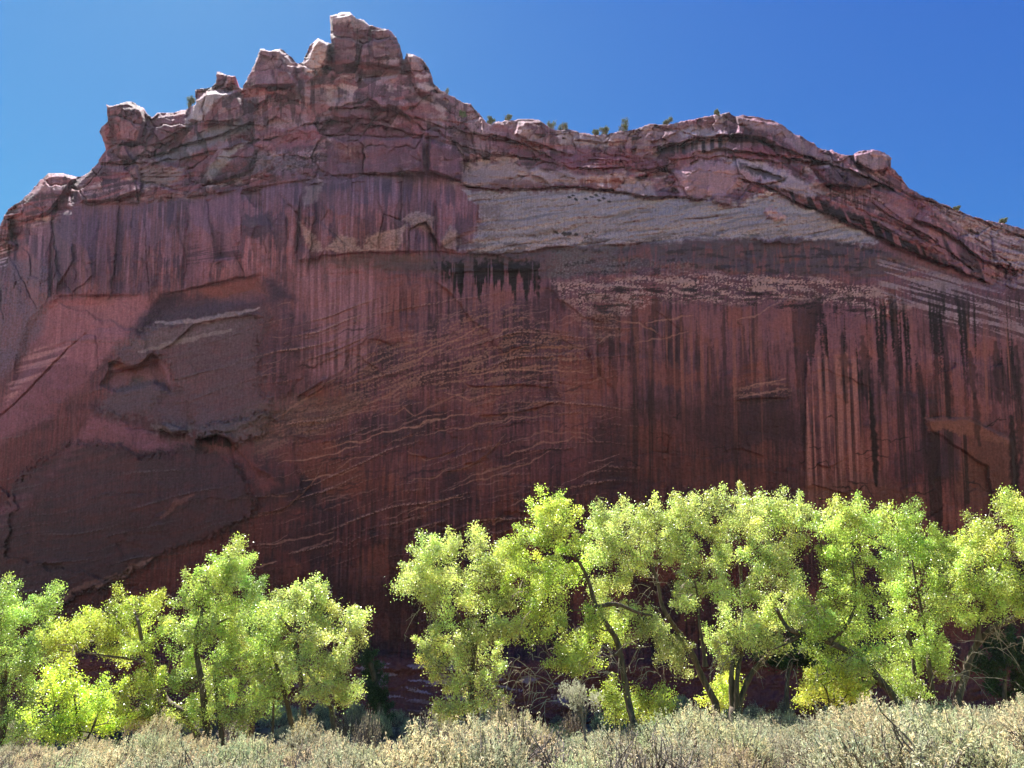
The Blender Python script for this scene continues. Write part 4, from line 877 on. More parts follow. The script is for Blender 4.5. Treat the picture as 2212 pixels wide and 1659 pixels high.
DARKLEAF = leaf_material("ivy_leaf", (0.035, 0.06, 0.02), (0.05, 0.09, 0.02), 0.3)
JUNI = leaf_material("juniper_leaf", (0.16, 0.18, 0.12), (0.12, 0.14, 0.08), 0.25, 0.7, 0.2)
SAGE = leaf_material("sage_leaf", (0.47, 0.45, 0.385), (0.43, 0.405, 0.33), 0.38, 0.7, 0.2)
BARK = bark_material("cottonwood_bark", (0.03, 0.022, 0.016), (0.12, 0.085, 0.06))
DEAD = bark_material("bare_twig", (0.20, 0.16, 0.12), (0.36, 0.30, 0.24))
WOOD = bark_material("sage_wood", (0.04, 0.032, 0.03), (0.20, 0.165, 0.15))
JBARK = bark_material("juniper_bark", (0.10, 0.075, 0.06), (0.24, 0.19, 0.16))

# ------------------------------------------------------------------ plant builders
class Tubes:
    def __init__(s): s.v = []; s.f = []; s.n = 0
    def add(s, pts, radii, sides=6):
        pts = np.asarray(pts, float); k = len(pts)
        t = np.gradient(pts, axis=0); t /= np.linalg.norm(t, axis=1)[:, None] + 1e-9
        ref = np.array([0.31, -0.83, 0.46]); a = np.cross(t, ref); a /= np.linalg.norm(a, axis=1)[:, None] + 1e-9
        b = np.cross(t, a)
        ang = np.arange(sides) * 2 * math.pi / sides
        r = np.asarray(radii, float)[:, None, None]
        ring = pts[:, None] + r * (np.cos(ang)[None, :, None] * a[:, None] + np.sin(ang)[None, :, None] * b[:, None])
        s.v.append(ring.reshape(-1, 3))
        i = np.arange(k * sides).reshape(k, sides) + s.n
        q = np.stack([i[:-1], np.roll(i[:-1], -1, 1), np.roll(i[1:], -1, 1), i[1:]], -1).reshape(-1, 4)
        s.f.append(q)
        tip = i[-1]; 
        if sides == 4: s.f.append(tip[None, :])
        elif sides == 8: s.f.append(np.array([[tip[0], tip[1], tip[2], tip[3]], [tip[0], tip[3], tip[4], tip[7]], [tip[4], tip[5], tip[6], tip[7]]]))
        elif sides == 6: s.f.append(np.array([[tip[0], tip[1], tip[2], tip[3]], [tip[0], tip[3], tip[4], tip[5]]]))
        s.n += k * sides
    def build(s, name, m, parent):
        if not s.v: return None
        return link(name, np_mesh(name, np.concatenate(s.v), np.concatenate(s.f), 4, True), parent, [m])
def curve(pts, n):
    """smooth line through some points"""
    p = np.asarray(pts, float)
    if len(p) == 2: p = np.stack([p[0], (p[0] + p[1]) / 2, p[1]])
    q = np.concatenate([[2 * p[0] - p[1]], p, [2 * p[-1] - p[-2]]])
    out = []
    for i in range(len(p) - 1):
        a, b, c, d = q[i:i + 4]
        for t in np.linspace(0, 1, n, endpoint=False):
            out.append(0.5 * ((2 * b) + (c - a) * t + (2 * a - 5 * b + 4 * c - d) * t * t + (3 * b - a - 3 * c + d) * t ** 3))
    out.append(p[-1])
    return np.array(out)
def unit(v): return v / (np.linalg.norm(v, axis=-1, keepdims=True) + 1e-9)
def leaves_mesh(name, cen, length, width, tint, rng, up=0.0, axis=None):
    """one small four-cornered blade per point"""
    n = len(cen)
    a = unit(rng.normal(size=(n, 3)) + np.array([0, 0, up])) if axis is None else axis
    b = unit(np.cross(a, rng.normal(size=(n, 3))))
    c = np.cross(a, b)
    L = (length * rng.uniform(0.7, 1.25, n))[:, None]; Wd = (width * rng.uniform(0.7, 1.25, n))[:, None]
    bend = c * L * 0.12
    V = np.stack([cen - a * L * 0.5, cen + b * Wd * 0.5 - a * L * 0.08 + bend, cen + a * L * 0.5, cen - b * Wd * 0.5 - a * L * 0.08 + bend], 1).reshape(-1, 3)
    F = np.arange(n * 4).reshape(n, 4)
    me = np_mesh(name, V, F, 4, False)
    ca = me.color_attributes.new("tint", 'FLOAT_COLOR', 'POINT')
    t4 = np.repeat(np.concatenate([tint, np.ones((n, 1))], 1), 4, 0)
    ca.data.foreach_set("color", t4.astype(np.float32).ravel())
    return me

TREE_N = [0]
def cottonwood(label, Y, trunks, blobs, tint=(1, 1, 1), dead=(), dens=1.0, leaf=0.061, mat=None, name="cottonwood_tree", cat="tree", group="cottonwood trees along the wash", twigs=True, bark=None, spread_y=0.7):
    TREE_N[0] += 1
    rng = np.random.default_rng(100 + TREE_N[0])
    bp0 = trunks[0][0][0]
    bx_, by_, _ = at(bp0[0], bp0[1], Y)
    gz = float(ground_z(bx_, Y))
    root = empty(name, (bx_, Y, gz)); tag(root, label, cat, group)
    O = np.array([bx_, Y, gz])
    stems = []
    for pl, r0, r1 in trunks:
        P = []
        for k, (px, py) in enumerate(pl):
            yy = Y + 0.35 * math.sin(1.7 * k + px) * min(k, 2) / 2
            P.append(np.array(at(px, py, yy)) - O)
        if P[0][2] > 0.05 and pl[0][1] > 1440:
            d = P[0] - P[1]; k = P[0][2] / max(0.2, -d[2]) if d[2] < 0 else 0
            ft = P[0] + d * min(k, 1.2) * 0.6; ft[2] = -0.12; P = [ft] + P
        c = curve(P, 6)
        t = np.linspace(0, 1, len(c))
        rad = r0 + (r1 - r0) * t ** 0.8
        rad[0] *= 1.35; rad[1] *= 1.12
        rad *= 1 + 0.08 * rng.normal(size=len(c))
        tb = Tubes(); tb.add(c, rad, 8 if r0 > 0.05 else 6)
        tb.build("trunk", bark or BARK, root)
        stems.append((c, rad))
    allc = np.concatenate([c for c, _ in stems]); allr = np.concatenate([r for _, r in stems])
    brs = [Tubes() for _ in stems]; cen = []; tn = []; grown_p = [allc]; grown_r = [allr]; grown_s = [np.concatenate([np.full(len(c), i) for i, (c, _) in enumerate(stems)])]
    order = sorted(blobs, key=lambda b: np.hypot(*(np.array(at(b[0], b[1], Y)) - O - allc[len(allc) // 2])[[0, 2]]))
    for b in order:
        px, py, rx, ry = b[:4]; dn = b[4] if len(b) > 4 else 1.0; bt = b[5] if len(b) > 5 else 1.0
        s = pxm(py, Y); Rx, Rz = rx * s, ry * s; Ry = spread_y * 0.5 * (Rx + Rz) + 0.25
        oy = rng.uniform(-0.8, 0.8)
        c0 = np.array(at(px, py, Y + oy)) - O
        gp = np.concatenate(grown_p); gr = np.concatenate(grown_r)
        # limb from the nearest wood that lies lower
        cost = np.linalg.norm(gp - c0, axis=1) + 1.2 * np.maximum(0, gp[:, 2] - c0[2] + 0.1) + 0.6 * (gp[:, 2] < 0.6)
        j = int(np.argmin(cost)); p0 = gp[j]; sid = int(np.concatenate(grown_s)[j]); br = brs[sid]
        mid = 0.5 * (p0 + c0) + np.array([0, 0, -0.10]) * np.linalg.norm(c0 - p0) + rng.normal(size=3) * 0.10
        L = curve([p0, mid, c0 + np.array([0, 0, 0.1])], 5)
        r0 = min(gr[j] * 0.62, 0.022 + 0.018 * np.linalg.norm(c0 - p0)); rad = np.linspace(r0, 0.016, len(L))
        br.add(L, rad, 6); grown_p.append(L[3:]); grown_r.append(rad[3:]); grown_s.append(np.full(len(L) - 3, sid))
        nsub = max(6, int(dn * dens * 5.0 * Rx * Rz * math.pi / 1.4 + 3))
        d = unit(rng.normal(size=(nsub, 3))); rr = rng.uniform(0.18, 1.0, nsub) ** 0.55
        sc = c0 + d * rr[:, None] * np.array([Rx, Ry, Rz])
        for k in range(nsub):
            rs = rng.uniform(0.18, 0.46)
            nl = int(rng.uniform(850, 1200) * rs * dn)
            out = unit((sc[k] - c0) / np.array([Rx, Ry, Rz]) + np.array([0, 0, 0.45]))
            q = rng.normal(size=(nl, 3)) * rs * 0.44
            along = rng.uniform(-0.9, 1.15, nl) * rs * 1.15
            q = q * (1 - 0.45 * np.clip(along / rs, 0, 1))[:, None] + out * along[:, None]
            cen.append(sc[k] + q)
            hue = rng.normal() * 0.06; val = np.exp(rng.normal() * 0.22) * bt * np.exp(0.22 * rng.normal(size=(nl, 1)))
            lt = np.stack([1 + hue + 0.07 * rng.normal(size=nl), 1 + 0.06 * rng.normal(size=nl), 1 + 0.25 * rng.normal(size=nl)], -1)
            tn.append(np.clip(lt, 0.35, 2.0) * val * np.array(tint))
            if twigs and rng.random() < 0.85:
                a = L[rng.integers(len(L) // 2, len(L))]
                e = sc[k] + out * rs * 0.7
                m_ = 0.5 * (a + e) + rng.normal(size=3) * 0.07 - np.array([0, 0, 0.06])
                br.add(curve([a, m_, e], 3), np.linspace(0.014, 0.004, 7), 4)
    for br in brs: br.build("branches", bark or BARK, root)
    if cen:
        cen = np.concatenate(cen); tn = np.concatenate(tn)
        ok = cen[:, 2] > 0.15; cen = cen[ok]; tn = tn[ok]
        link("crown", leaves_mesh("crown", cen, leaf, leaf * 0.85, tn, rng, up=-0.2), root, [mat or LEAF])
    if dead:
        for px, py, r, n, droop in dead:
            dt = Tubes()
            s = pxm(py, Y); c0 = np.array(at(px, py, Y - 0.3)) - O
            for k in range(max(3, int(n * 0.65))):
                an = rng.uniform(0, 2 * math.pi); ln = r * s * rng.uniform(0.6, 1.5)
                v = unit(np.array([math.cos(an), 0.6 * rng.normal(), math.sin(an) * 0.7 - 0.2]))
                st = c0 + rng.normal(size=3) * 0.25 * r * s
                e = st + v * ln; e[2] -= droop * ln * rng.uniform(0.2, 1.0)
                m_ = st + v * ln * 0.55 + rng.normal(size=3) * 0.08 * ln + np.array([0, 0, 0.12 * ln])
                cc = curve([st, m_, e], 4); dt.add(cc, np.linspace(0.016, 0.004, len(cc)), 4)
                for w in range(rng.integers(2, 5)):
                    p = cc[rng.integers(2, len(cc))]; u = unit(v + 0.9 * rng.normal(size=3)); u[2] -= droop * 0.5
                    l2 = ln * rng.uniform(0.2, 0.5)
                    c2 = curve([p, p + u * l2 * 0.5 + rng.normal(size=3) * 0.04, p + u * l2 + np.array([0, 0, -droop * 0.3 * l2])], 3)
                    dt.add(c2, np.linspace(0.008, 0.003, len(c2)), 4)
            dt.build("bare_twigs", DEAD, root)
    return root

# ------------------------------------------------------------------ cottonwoods
YEL = (1.02, 1.06, 0.7); GRN = (0.80, 1.0, 0.85); PALE = (1.06, 1.08, 1.25); MIDG = (0.92, 1.02, 0.9); DEEP = (0.6, 0.85, 0.7)
cottonwood("broad green cottonwood at the far left, cut off by the edge of the photo", 31,
    [([(8, 1560), (8, 1530), (10, 1470), (25, 1420), (60, 1390), (90, 1370)], 0.17, 0.05), ([(-25, 1560), (-20, 1460), (-30, 1380), (-20, 1320)], 0.18, 0.05)],
    [(-50, 1335, 85, 65), (30, 1318, 62, 48), (85, 1325, 36, 38), (100, 1300, 20, 18), (10, 1290, 30, 22), (20, 1400, 75, 50), (70, 1420, 50, 45), (0, 1480, 65, 50, .9, .8), (50, 1520, 45, 45, .9, .8), (-30, 1560, 50, 35, .9, .7), (60, 1570, 40, 25, .9, .75)], GRN)
cottonwood("bright yellow-green bushy young cottonwood low in front of the left grove", 26.5,
    [([(172, 1606), (168, 1560), (160, 1500)], 0.07, 0.03), ([(185, 1606), (205, 1560), (225, 1500)], 0.06, 0.025)],
    [(160, 1480, 55, 38), (115, 1520, 40, 35), (180, 1530, 60, 42), (225, 1500, 50, 40), (100, 1565, 42, 28), (165, 1572, 60, 26), (235, 1555, 48, 34)], (1.0, 1.1, 0.55))
cottonwood("spreading yellowish cottonwood of the left grove with low limbs reaching left", 29.5,
    [([(427, 1590), (415, 1570), (390, 1535), (360, 1512), (345, 1475), (328, 1435), (310, 1400), (300, 1350), (290, 1320)], 0.16, 0.05), ([(330, 1440), (290, 1425), (240, 1418), (180, 1410), (130, 1405)], 0.07, 0.02), ([(345, 1475), (360, 1450), (372, 1410)], 0.07, 0.03)],
    [(140, 1348, 38, 30), (185, 1370, 50, 36), (232, 1345, 40, 36), (275, 1305, 26, 28), (345, 1288, 36, 26), (298, 1345, 40, 36), (310, 1390, 45, 32), (245, 1392, 60, 30), (150, 1395, 50, 20), (120, 1375, 26, 24), (330, 1490, 45, 42, 1, .75), (285, 1540, 50, 36, 1, .7), (270, 1500, 40, 40, 1, .8), (340, 1545, 35, 30, .9, .7)], YEL, dead=[(150, 1418, 50, 8, .2), (380, 1290, 30, 5, .3), (230, 1575, 50, 9, .2)])
cottonwood("tallest cottonwood of the left grove with an upright forked trunk", 28.8,
    [([(448, 1600), (446, 1570), (440, 1510), (434, 1462), (424, 1407), (424, 1366), (434, 1332), (441, 1298), (455, 1274), (472, 1250), (485, 1225)], 0.15, 0.04), ([(479, 1600), (476, 1560), (468, 1503), (462, 1450)], 0.12, 0.06), ([(427, 1400), (441, 1370), (479, 1342), (500, 1336)], 0.07, 0.02)],
    [(492, 1205, 36, 30), (470, 1230, 42, 30), (515, 1225, 20, 28), (432, 1262, 42, 32), (490, 1270, 45, 32), (412, 1300, 32, 30), (470, 1310, 48, 35), (525, 1318, 40, 40, 1, .8), (395, 1355, 32, 36), (455, 1375, 45, 30), (520, 1380, 45, 40), (405, 1420, 36, 32), (480, 1430, 50, 36), (440, 1490, 45, 36), (505, 1490, 48, 40), (430, 1545, 50, 32, 1, .85), (510, 1540, 45, 32, 1, .8), (548, 1440, 35, 42, 1, .8), (385, 1470, 30, 30, 1, .8)], MIDG, dead=[(460, 1440, 40, 8, .3), (520, 1480, 40, 7, .4), (380, 1480, 40, 7, .2)])
cottonwood("dark green cottonwood partly hidden behind the tall left one", 37,
    [([(545, 1560), (545, 1480), (540, 1400), (538, 1320)], 0.14, 0.05)],
    [(535, 1255, 12, 20), (550, 1285, 28, 26), (575, 1320, 35, 36), (545, 1350, 40, 36), (585, 1510, 26, 40, 1, .7), (560, 1420, 40, 40)], DEEP)
cottonwood("cottonwood with a long thin trunk bowing left in the left grove", 27.5,
    [([(638, 1606), (634, 1590), (622, 1527), (602, 1455), (588, 1407), (566, 1372), (556, 1345)], 0.125, 0.045), ([(590, 1455), (560, 1450), (530, 1456)], 0.05, 0.02)],
    [(575, 1345, 38, 34), (610, 1325, 36, 32), (590, 1395, 42, 36), (565, 1400, 30, 30), (610, 1450, 34, 30), (590, 1490, 34, 24), (560, 1440, 30, 26)], MIDG, dead=[(575, 1460, 36, 8, .4)])
cottonwood("round-topped cottonwood with two crossing trunks at the right end of the left grove", 26.8,
    [([(657, 1600), (656, 1544), (649, 1459), (639, 1401), (636, 1366), (640, 1330), (644, 1300)], 0.125, 0.04), ([(722, 1600), (721, 1578), (714, 1527), (690, 1483), (670, 1459), (656, 1430)], 0.11, 0.05), ([(640, 1390), (628, 1360), (612, 1342), (600, 1330)], 0.06, 0.025)],
    [(650, 1272, 42, 24), (620, 1290, 30, 28), (690, 1285, 34, 26), (665, 1312, 50, 34), (738, 1320, 36, 28), (765, 1345, 20, 26), (720, 1360, 48, 34), (670, 1370, 45, 36), (742, 1415, 28, 28), (700, 1440, 40, 36), (735, 1470, 26, 26), (690, 1490, 26, 24), (745, 1500, 18, 10), (640, 1430, 32, 32)], PALE, dead=[(700, 1390, 40, 7, .5), (745, 1385, 25, 5, .6), (672, 1480, 30, 6, .4)])
cottonwood("dense pale cottonwood leafy down to the ground at the left end of the middle grove", 28,
    [([(1018, 1560), (1018, 1535), (1018, 1490), (1020, 1440), (1030, 1370), (1036, 1310), (1042, 1240)], 0.2, 0.05), ([(1020, 1410), (1000, 1352), (988, 1328), (958, 1298), (925, 1280)], 0.10, 0.03), ([(1028, 1380), (1065, 1335), (1085, 1290)], 0.09, 0.03)],
    [(925, 1190, 38, 30), (888, 1225, 28, 22), (868, 1262, 14, 14, .7), (985, 1180, 48, 28), (1045, 1178, 42, 30), (945, 1235, 55, 34), (1010, 1235, 55, 40), (1075, 1230, 45, 38), (905, 1262, 30, 20), (960, 1285, 45, 24), (1090, 1290, 45, 36), (1030, 1300, 45, 36), (955, 1335, 34, 32), (925, 1385, 30, 22), (975, 1385, 50, 36), (1040, 1370, 50, 40), (1100, 1360, 36, 36), (940, 1430, 28, 28), (1000, 1450, 55, 42), (1060, 1440, 42, 38), (985, 1510, 45, 34, .9), (1045, 1510, 45, 30, .9), (960, 1545, 22, 18, .8)], PALE, dead=[(920, 1300, 45, 10, .5), (1130, 1440, 60, 14, .4), (1080, 1480, 60, 8, .4), (950, 1480, 40, 6, .3), (1010, 1380, 40, 6, .3)])
cottonwood("yellow-green cottonwood on a thick trunk leaning left across the middle grove", 26.6,
    [([(1372, 1575), (1368, 1560), (1356, 1510), (1348, 1462), (1334, 1389), (1308, 1345), (1286, 1305), (1272, 1258), (1257, 1225), (1235, 1192), (1215, 1165)], 0.155, 0.045), ([(1290, 1312), (1330, 1305), (1380, 1324), (1410, 1330)], 0.09, 0.04), ([(1282, 1318), (1250, 1318), (1225, 1320)], 0.05, 0.02)],
    [(1190, 1090, 28, 22), (1170, 1118, 28, 24), (1218, 1120, 30, 28), (1150, 1150, 32, 22), (1110, 1170, 34, 28), (1190, 1165, 45, 30), (1235, 1175, 28, 26), (1140, 1215, 45, 28), (1195, 1215, 48, 28), (1100, 1230, 32, 26), (1180, 1260, 50, 26), (1240, 1240, 26, 30), (1150, 1310, 40, 34), (1200, 1320, 40, 30), (1150, 1370, 34, 30, .8), (1240, 1400, 32, 28, 1.1, .85), (1222, 1425, 28, 22, 1.1, .85), (1262, 1420, 26, 26, 1, .85), (1275, 1350, 26, 24), (1330, 1370, 26, 22, .8)], (1.0, 1.07, 0.75), dead=[(1135, 1290, 40, 10, .4), (1330, 1430, 50, 18, .7), (1280, 1440, 46, 12, .6), (1200, 1440, 50, 12, .6), (1190, 1500, 50, 12, .4), (1240, 1350, 40, 8, .4), (1150, 1420, 40, 8, .5)])
cottonwood("pale cottonwood whose dark lower boughs lean left behind the leaning trunk", 28.6,
    [([(1547, 1540), (1545, 1518), (1518, 1465), (1492, 1407), (1465, 1365), (1442, 1331), (1428, 1300), (1420, 1255), (1400, 1200)], 0.17, 0.05)],
    [(1308, 1112, 30, 20), (1355, 1110, 38, 24), (1410, 1108, 42, 26), (1300, 1150, 36, 30), (1350, 1160, 45, 34), (1412, 1165, 45, 34), (1315, 1200, 40, 32), (1370, 1210, 40, 26), (1440, 1200, 30, 26), (1330, 1250, 45, 30), (1300, 1290, 32, 26), (1400, 1350, 42, 30, 1, .7), (1440, 1385, 45, 34, 1, .65), (1460, 1430, 36, 34, .9, .7), (1340, 1320, 36, 26)], PALE, dead=[(1410, 1250, 40, 14, .3), (1390, 1290, 34, 10, .3), (1420, 1440, 36, 10, .7), (1400, 1400, 36, 8, .7)])
cottonwood("largest cottonwood with a wide rounded crown over three trunks from one root", 27.8,
    [([(1583, 1545), (1583, 1526), (1580, 1460), (1587, 1407), (1605, 1340), (1602, 1260), (1595, 1190)], 0.16, 0.05), ([(1597, 1545), (1597, 1522), (1618, 1465), (1648, 1426), (1690, 1392), (1724, 1373)], 0.15, 0.06), ([(1592, 1535), (1592, 1470), (1600, 1420), (1612, 1380), (1660, 1300), (1680, 1230)], 0.12, 0.04), ([(1524, 1440), (1518, 1392), (1510, 1340), (1509, 1300), (1500, 1250)], 0.08, 0.03)],
    [(1455, 1108, 28, 24), (1495, 1098, 38, 26), (1545, 1092, 40, 26), (1610, 1072, 36, 28), (1655, 1088, 36, 26), (1715, 1090, 36, 28), (1755, 1120, 20, 22), (1470, 1150, 40, 34), (1530, 1140, 48, 36), (1600, 1130, 50, 38), (1670, 1140, 50, 38), (1730, 1150, 36, 36), (1490, 1205, 42, 34), (1560, 1205, 50, 38), (1635, 1205, 50, 38), (1700, 1210, 45, 38), (1500, 1262, 45, 28), (1580, 1270, 48, 34), (1655, 1275, 48, 34), (1480, 1300, 32, 22), (1720, 1265, 36, 34), (1640, 1330, 45, 28), (1570, 1345, 40, 28), (1700, 1330, 36, 30), (1610, 1385, 50, 28, .9), (1545, 1380, 36, 30, .9), (1660, 1390, 40, 26, .9), (1565, 1430, 24, 24, .8), (1740, 1320, 30, 30)], PALE, dead=[(1500, 1290, 45, 12, .4), (1570, 1420, 50, 14, .6), (1680, 1420, 60, 10, .6), (1650, 1440, 40, 8, .6), (1700, 1300, 45, 8, .3)])
cottonwood("cottonwood on a long dark trunk slanting up to the left, right of the largest", 26.8,
    [([(1938, 1530), (1934, 1510), (1898, 1466), (1862, 1423), (1825, 1404), (1785, 1384), (1745, 1370), (1709, 1362), (1690, 1340), (1679, 1318)], 0.17, 0.06), ([(1790, 1386), (1830, 1350), (1850, 1290), (1840, 1210)], 0.08, 0.03), ([(1740, 1368), (1700, 1390), (1672, 1402)], 0.05, 0.02)],
    [(1780, 1135, 22, 32), (1815, 1108, 24, 24), (1845, 1105, 28, 24), (1805, 1165, 38, 32), (1865, 1150, 38, 34), (1905, 1130, 22, 24), (1780, 1215, 34, 34), (1840, 1215, 48, 38), (1900, 1205, 45, 38), (1790, 1275, 42, 34), (1855, 1285, 50, 36), (1760, 1320, 40, 28), (1820, 1340, 50, 32), (1880, 1350, 45, 30), (1800, 1390, 40, 18, .8), (1880, 1400, 45, 24, .9), (1840, 1435, 45, 28, .9, .9), (1900, 1450, 42, 30, .9, .9), (1850, 1475, 45, 24, .9, .9), (1780, 1420, 30, 18, .8, .9), (1760, 1365, 30, 20, .8)], (0.92, 1.02, 0.85), dead=[(1760, 1310, 50, 10, .2), (1830, 1420, 60, 14, .4), (1780, 1440, 40, 6, .5), (1720, 1440, 40, 6, .8)])
cottonwood("upright cottonwood with twin straight trunks between the slanting trunk and the right edge", 28.2,
    [([(2020, 1540), (2018, 1518), (2007, 1438), (2000, 1370), (1985, 1290), (1970, 1210)], 0.13, 0.04), ([(1986, 1530), (1984, 1507), (1974, 1440), (1965, 1380), (1940, 1310)], 0.11, 0.05)],
    [(1955, 1125, 18, 28), (1940, 1160, 34, 30), (1985, 1165, 30, 28), (2022, 1165, 22, 20), (1960, 1215, 48, 36), (2015, 1215, 38, 32), (1950, 1280, 50, 38), (2010, 1275, 45, 36), (1945, 1345, 50, 34), (2010, 1335, 45, 32), (1960, 1400, 45, 28), (2020, 1390, 36, 26), (1965, 1450, 36, 34, .9, .9), (2030, 1440, 30, 30, .9, .9), (1950, 1490, 30, 22, .8, .85)], (0.86, 1.0, 0.8), dead=[(1980, 1470, 40, 10, .4), (2040, 1420, 40, 8, .4)])
cottonwood("cottonwood at the right edge with curling bare twigs under its crown", 27,
    [([(2070, 1535), (2068, 1518), (2085, 1460), (2094, 1426), (2113, 1388), (2152, 1354), (2209, 1327), (2260, 1290)], 0.16, 0.08), ([(2113, 1388), (2120, 1320), (2150, 1250), (2180, 1170)], 0.09, 0.03)],
    [(2060, 1190, 32, 26), (2095, 1165, 34, 26), (2130, 1140, 34, 26), (2178, 1112, 32, 28), (2225, 1090, 40, 36), (2075, 1230, 40, 34), (2130, 1200, 48, 38), (2190, 1170, 48, 40), (2260, 1160, 55, 50), (2060, 1290, 40, 34), (2125, 1270, 50, 38), (2190, 1250, 50, 42), (2260, 1250, 55, 50), (2085, 1335, 38, 24), (2150, 1320, 45, 26), (2220, 1310, 45, 30)], (1.0, 1.05, 0.85), dead=[(2150, 1370, 60, 16, .3), (2190, 1400, 60, 14, .4), (2075, 1450, 50, 18, .4), (2180, 1200, 60, 10, .1), (2150, 1100, 30, 4, -.3)])
cottonwood("low leafy cottonwood saplings round the foot of the leaning trunk", 27.5,
    [([(1330, 1580), (1330, 1540), (1325, 1505)], 0.04, 0.02), ([(1395, 1580), (1400, 1530)], 0.04, 0.02)],
    [(1325, 1500, 26, 26), (1345, 1535, 36, 22), (1400, 1515, 32, 24), (1420, 1535, 22, 18)], (0.95, 1.0, 0.7), name="sapling", cat="sapling", group="saplings among the trunks")
cottonwood("bright sapling showing behind the three trunks of the largest cottonwood", 30.5,
    [([(1562, 1545), (1562, 1500), (1560, 1470)], 0.04, 0.02)], [(1562, 1478, 22, 26), (1556, 1512, 24, 24), (1584, 1500, 20, 26)], (1.1, 1.1, 0.7), name="sapling", cat="sapling", group="saplings among the trunks")
cottonwood("low bright sapling spreading in the dark gap left of the slanting trunk", 27.2,
    [([(1790, 1545), (1790, 1510), (1780, 1480)], 0.04, 0.02), ([(1800, 1545), (1830, 1500)], 0.03, 0.02)], [(1740, 1502, 24, 14, .8), (1775, 1480, 28, 22), (1800, 1500, 32, 24), (1840, 1485, 28, 20), (1820, 1455, 30, 20)], (1.15, 1.12, 0.7), name="sapling", cat="sapling", group="saplings among the trunks")
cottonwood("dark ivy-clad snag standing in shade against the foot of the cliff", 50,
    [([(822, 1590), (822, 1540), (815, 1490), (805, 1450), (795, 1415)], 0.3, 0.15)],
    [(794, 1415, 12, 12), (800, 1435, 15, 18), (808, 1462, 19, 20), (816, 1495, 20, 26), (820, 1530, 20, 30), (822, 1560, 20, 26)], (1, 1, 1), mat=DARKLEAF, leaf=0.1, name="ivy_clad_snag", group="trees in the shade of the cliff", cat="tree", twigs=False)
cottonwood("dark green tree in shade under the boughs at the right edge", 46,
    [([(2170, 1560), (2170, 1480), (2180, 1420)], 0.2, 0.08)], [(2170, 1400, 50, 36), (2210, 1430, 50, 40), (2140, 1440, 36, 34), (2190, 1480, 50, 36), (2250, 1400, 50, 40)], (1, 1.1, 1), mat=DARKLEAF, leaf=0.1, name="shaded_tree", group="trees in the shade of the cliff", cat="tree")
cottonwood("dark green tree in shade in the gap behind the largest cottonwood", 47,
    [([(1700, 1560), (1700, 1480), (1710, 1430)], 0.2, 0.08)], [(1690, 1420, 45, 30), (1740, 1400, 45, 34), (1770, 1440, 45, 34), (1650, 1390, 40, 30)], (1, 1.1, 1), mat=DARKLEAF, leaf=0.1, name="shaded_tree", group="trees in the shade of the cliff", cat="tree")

# ------------------------------------------------------------------ junipers on the rim
JN = [0]
def juniper(px, py, hpx, wpx, label, bare=0.0, group="junipers along the cliff rim"):
    JN[0] += 1
    rng = np.random.default_rng(700 + JN[0])
    Y = cliff_Y(px, py + 8) + 1.0
    s = pxm(py, Y); h = hpx * s * 0.85; w = wpx * s * 0.42
    base = np.array(at(px, py, Y))
    root = empty("juniper_tree", tuple(base)); tag(root, label, "juniper tree", group)
    tb = Tubes(); tips = []
    for k in range(5):
        v = np.array([rng.normal() * w * 0.5, rng.normal() * w * 0.4, h * rng.uniform(0.55, 0.9)])
        c = curve([np.array([0, 0, -0.4]), v * 0.45 + rng.normal(size=3) * 0.08, v], 4)
        tb.add(c, np.linspace(0.10, 0.03, len(c)), 6); tips.append(c)
        for j in range(4 if bare > 0.3 else 1):
            p = c[rng.integers(3, len(c))]; e = p + np.array([rng.normal() * w * 0.5, rng.normal() * w * .3, rng.uniform(0, 0.35) * h])
            tb.add(curve([p, e], 3), np.linspace(0.035, 0.015, 7), 6)
    tb.build("trunk", JBARK, root)
    n = int(900 * (1 - bare))
    if n > 20:
        cl_ = []
        for k in range(9):
            c = np.array([rng.uniform(-.8, .8) * w, rng.uniform(-.8, .8) * w, rng.uniform(0.3, 0.92) * h]); cl_.append(c + rng.normal(size=(n // 9, 3)) * np.array([w, w, h * 0.6]) * 0.22)
        cen = np.concatenate(cl_); t = np.clip(1 + 0.3 * rng.normal(size=(len(cen), 1)) + 0.1 * rng.normal(size=(len(cen), 3)), 0.3, 2)
        link("crown", leaves_mesh("crown", cen, 0.2, 0.09, t, rng, up=1.0), root, [JUNI])
    return root
juniper(409, 232, 32, 18, "lone slender juniper in the notch left of the broken knob", 0.1)
juniper(966, 203, 18, 10, "tiny bare snag on the slope right of the main tower", 0.9)
juniper(999, 256, 22, 18, "dark round bush on the ledges below the main tower's right slope", 0.0)
juniper(1060, 267, 16, 20, "dark low juniper where the right slope meets the rim", 0.0)
juniper(1098, 258, 14, 16, "small juniper on top of the hump right of the main tower", 0.0)
juniper(1192, 280, 22, 22, "half-dead dark juniper at the right foot of the hump", 0.5)
juniper(1216, 280, 18, 24, "grey-green forked juniper just right of the half-dead one", 0.2)
juniper(1286, 292, 13, 16, "low scraggly juniper at the lowest dip of the rim", 0.3)
juniper(1306, 290, 18, 24, "rounded juniper in the dip of the rim", 0.0)
juniper(1347, 285, 32, 24, "tallest juniper of the rim, right of the dip", 0.0)
juniper(1442, 270, 18, 22, "bushy juniper on the rim where it starts climbing right", 0.0)
juniper(1549, 249, 14, 12, "small juniper near the summit of the right dome", 0.0)
juniper(2066, 455, 10, 18, "low dark juniper on the long right slope", 0.0)
juniper(2166, 482, 10, 20, "last low juniper down the right slope near the frame edge", 0.0)

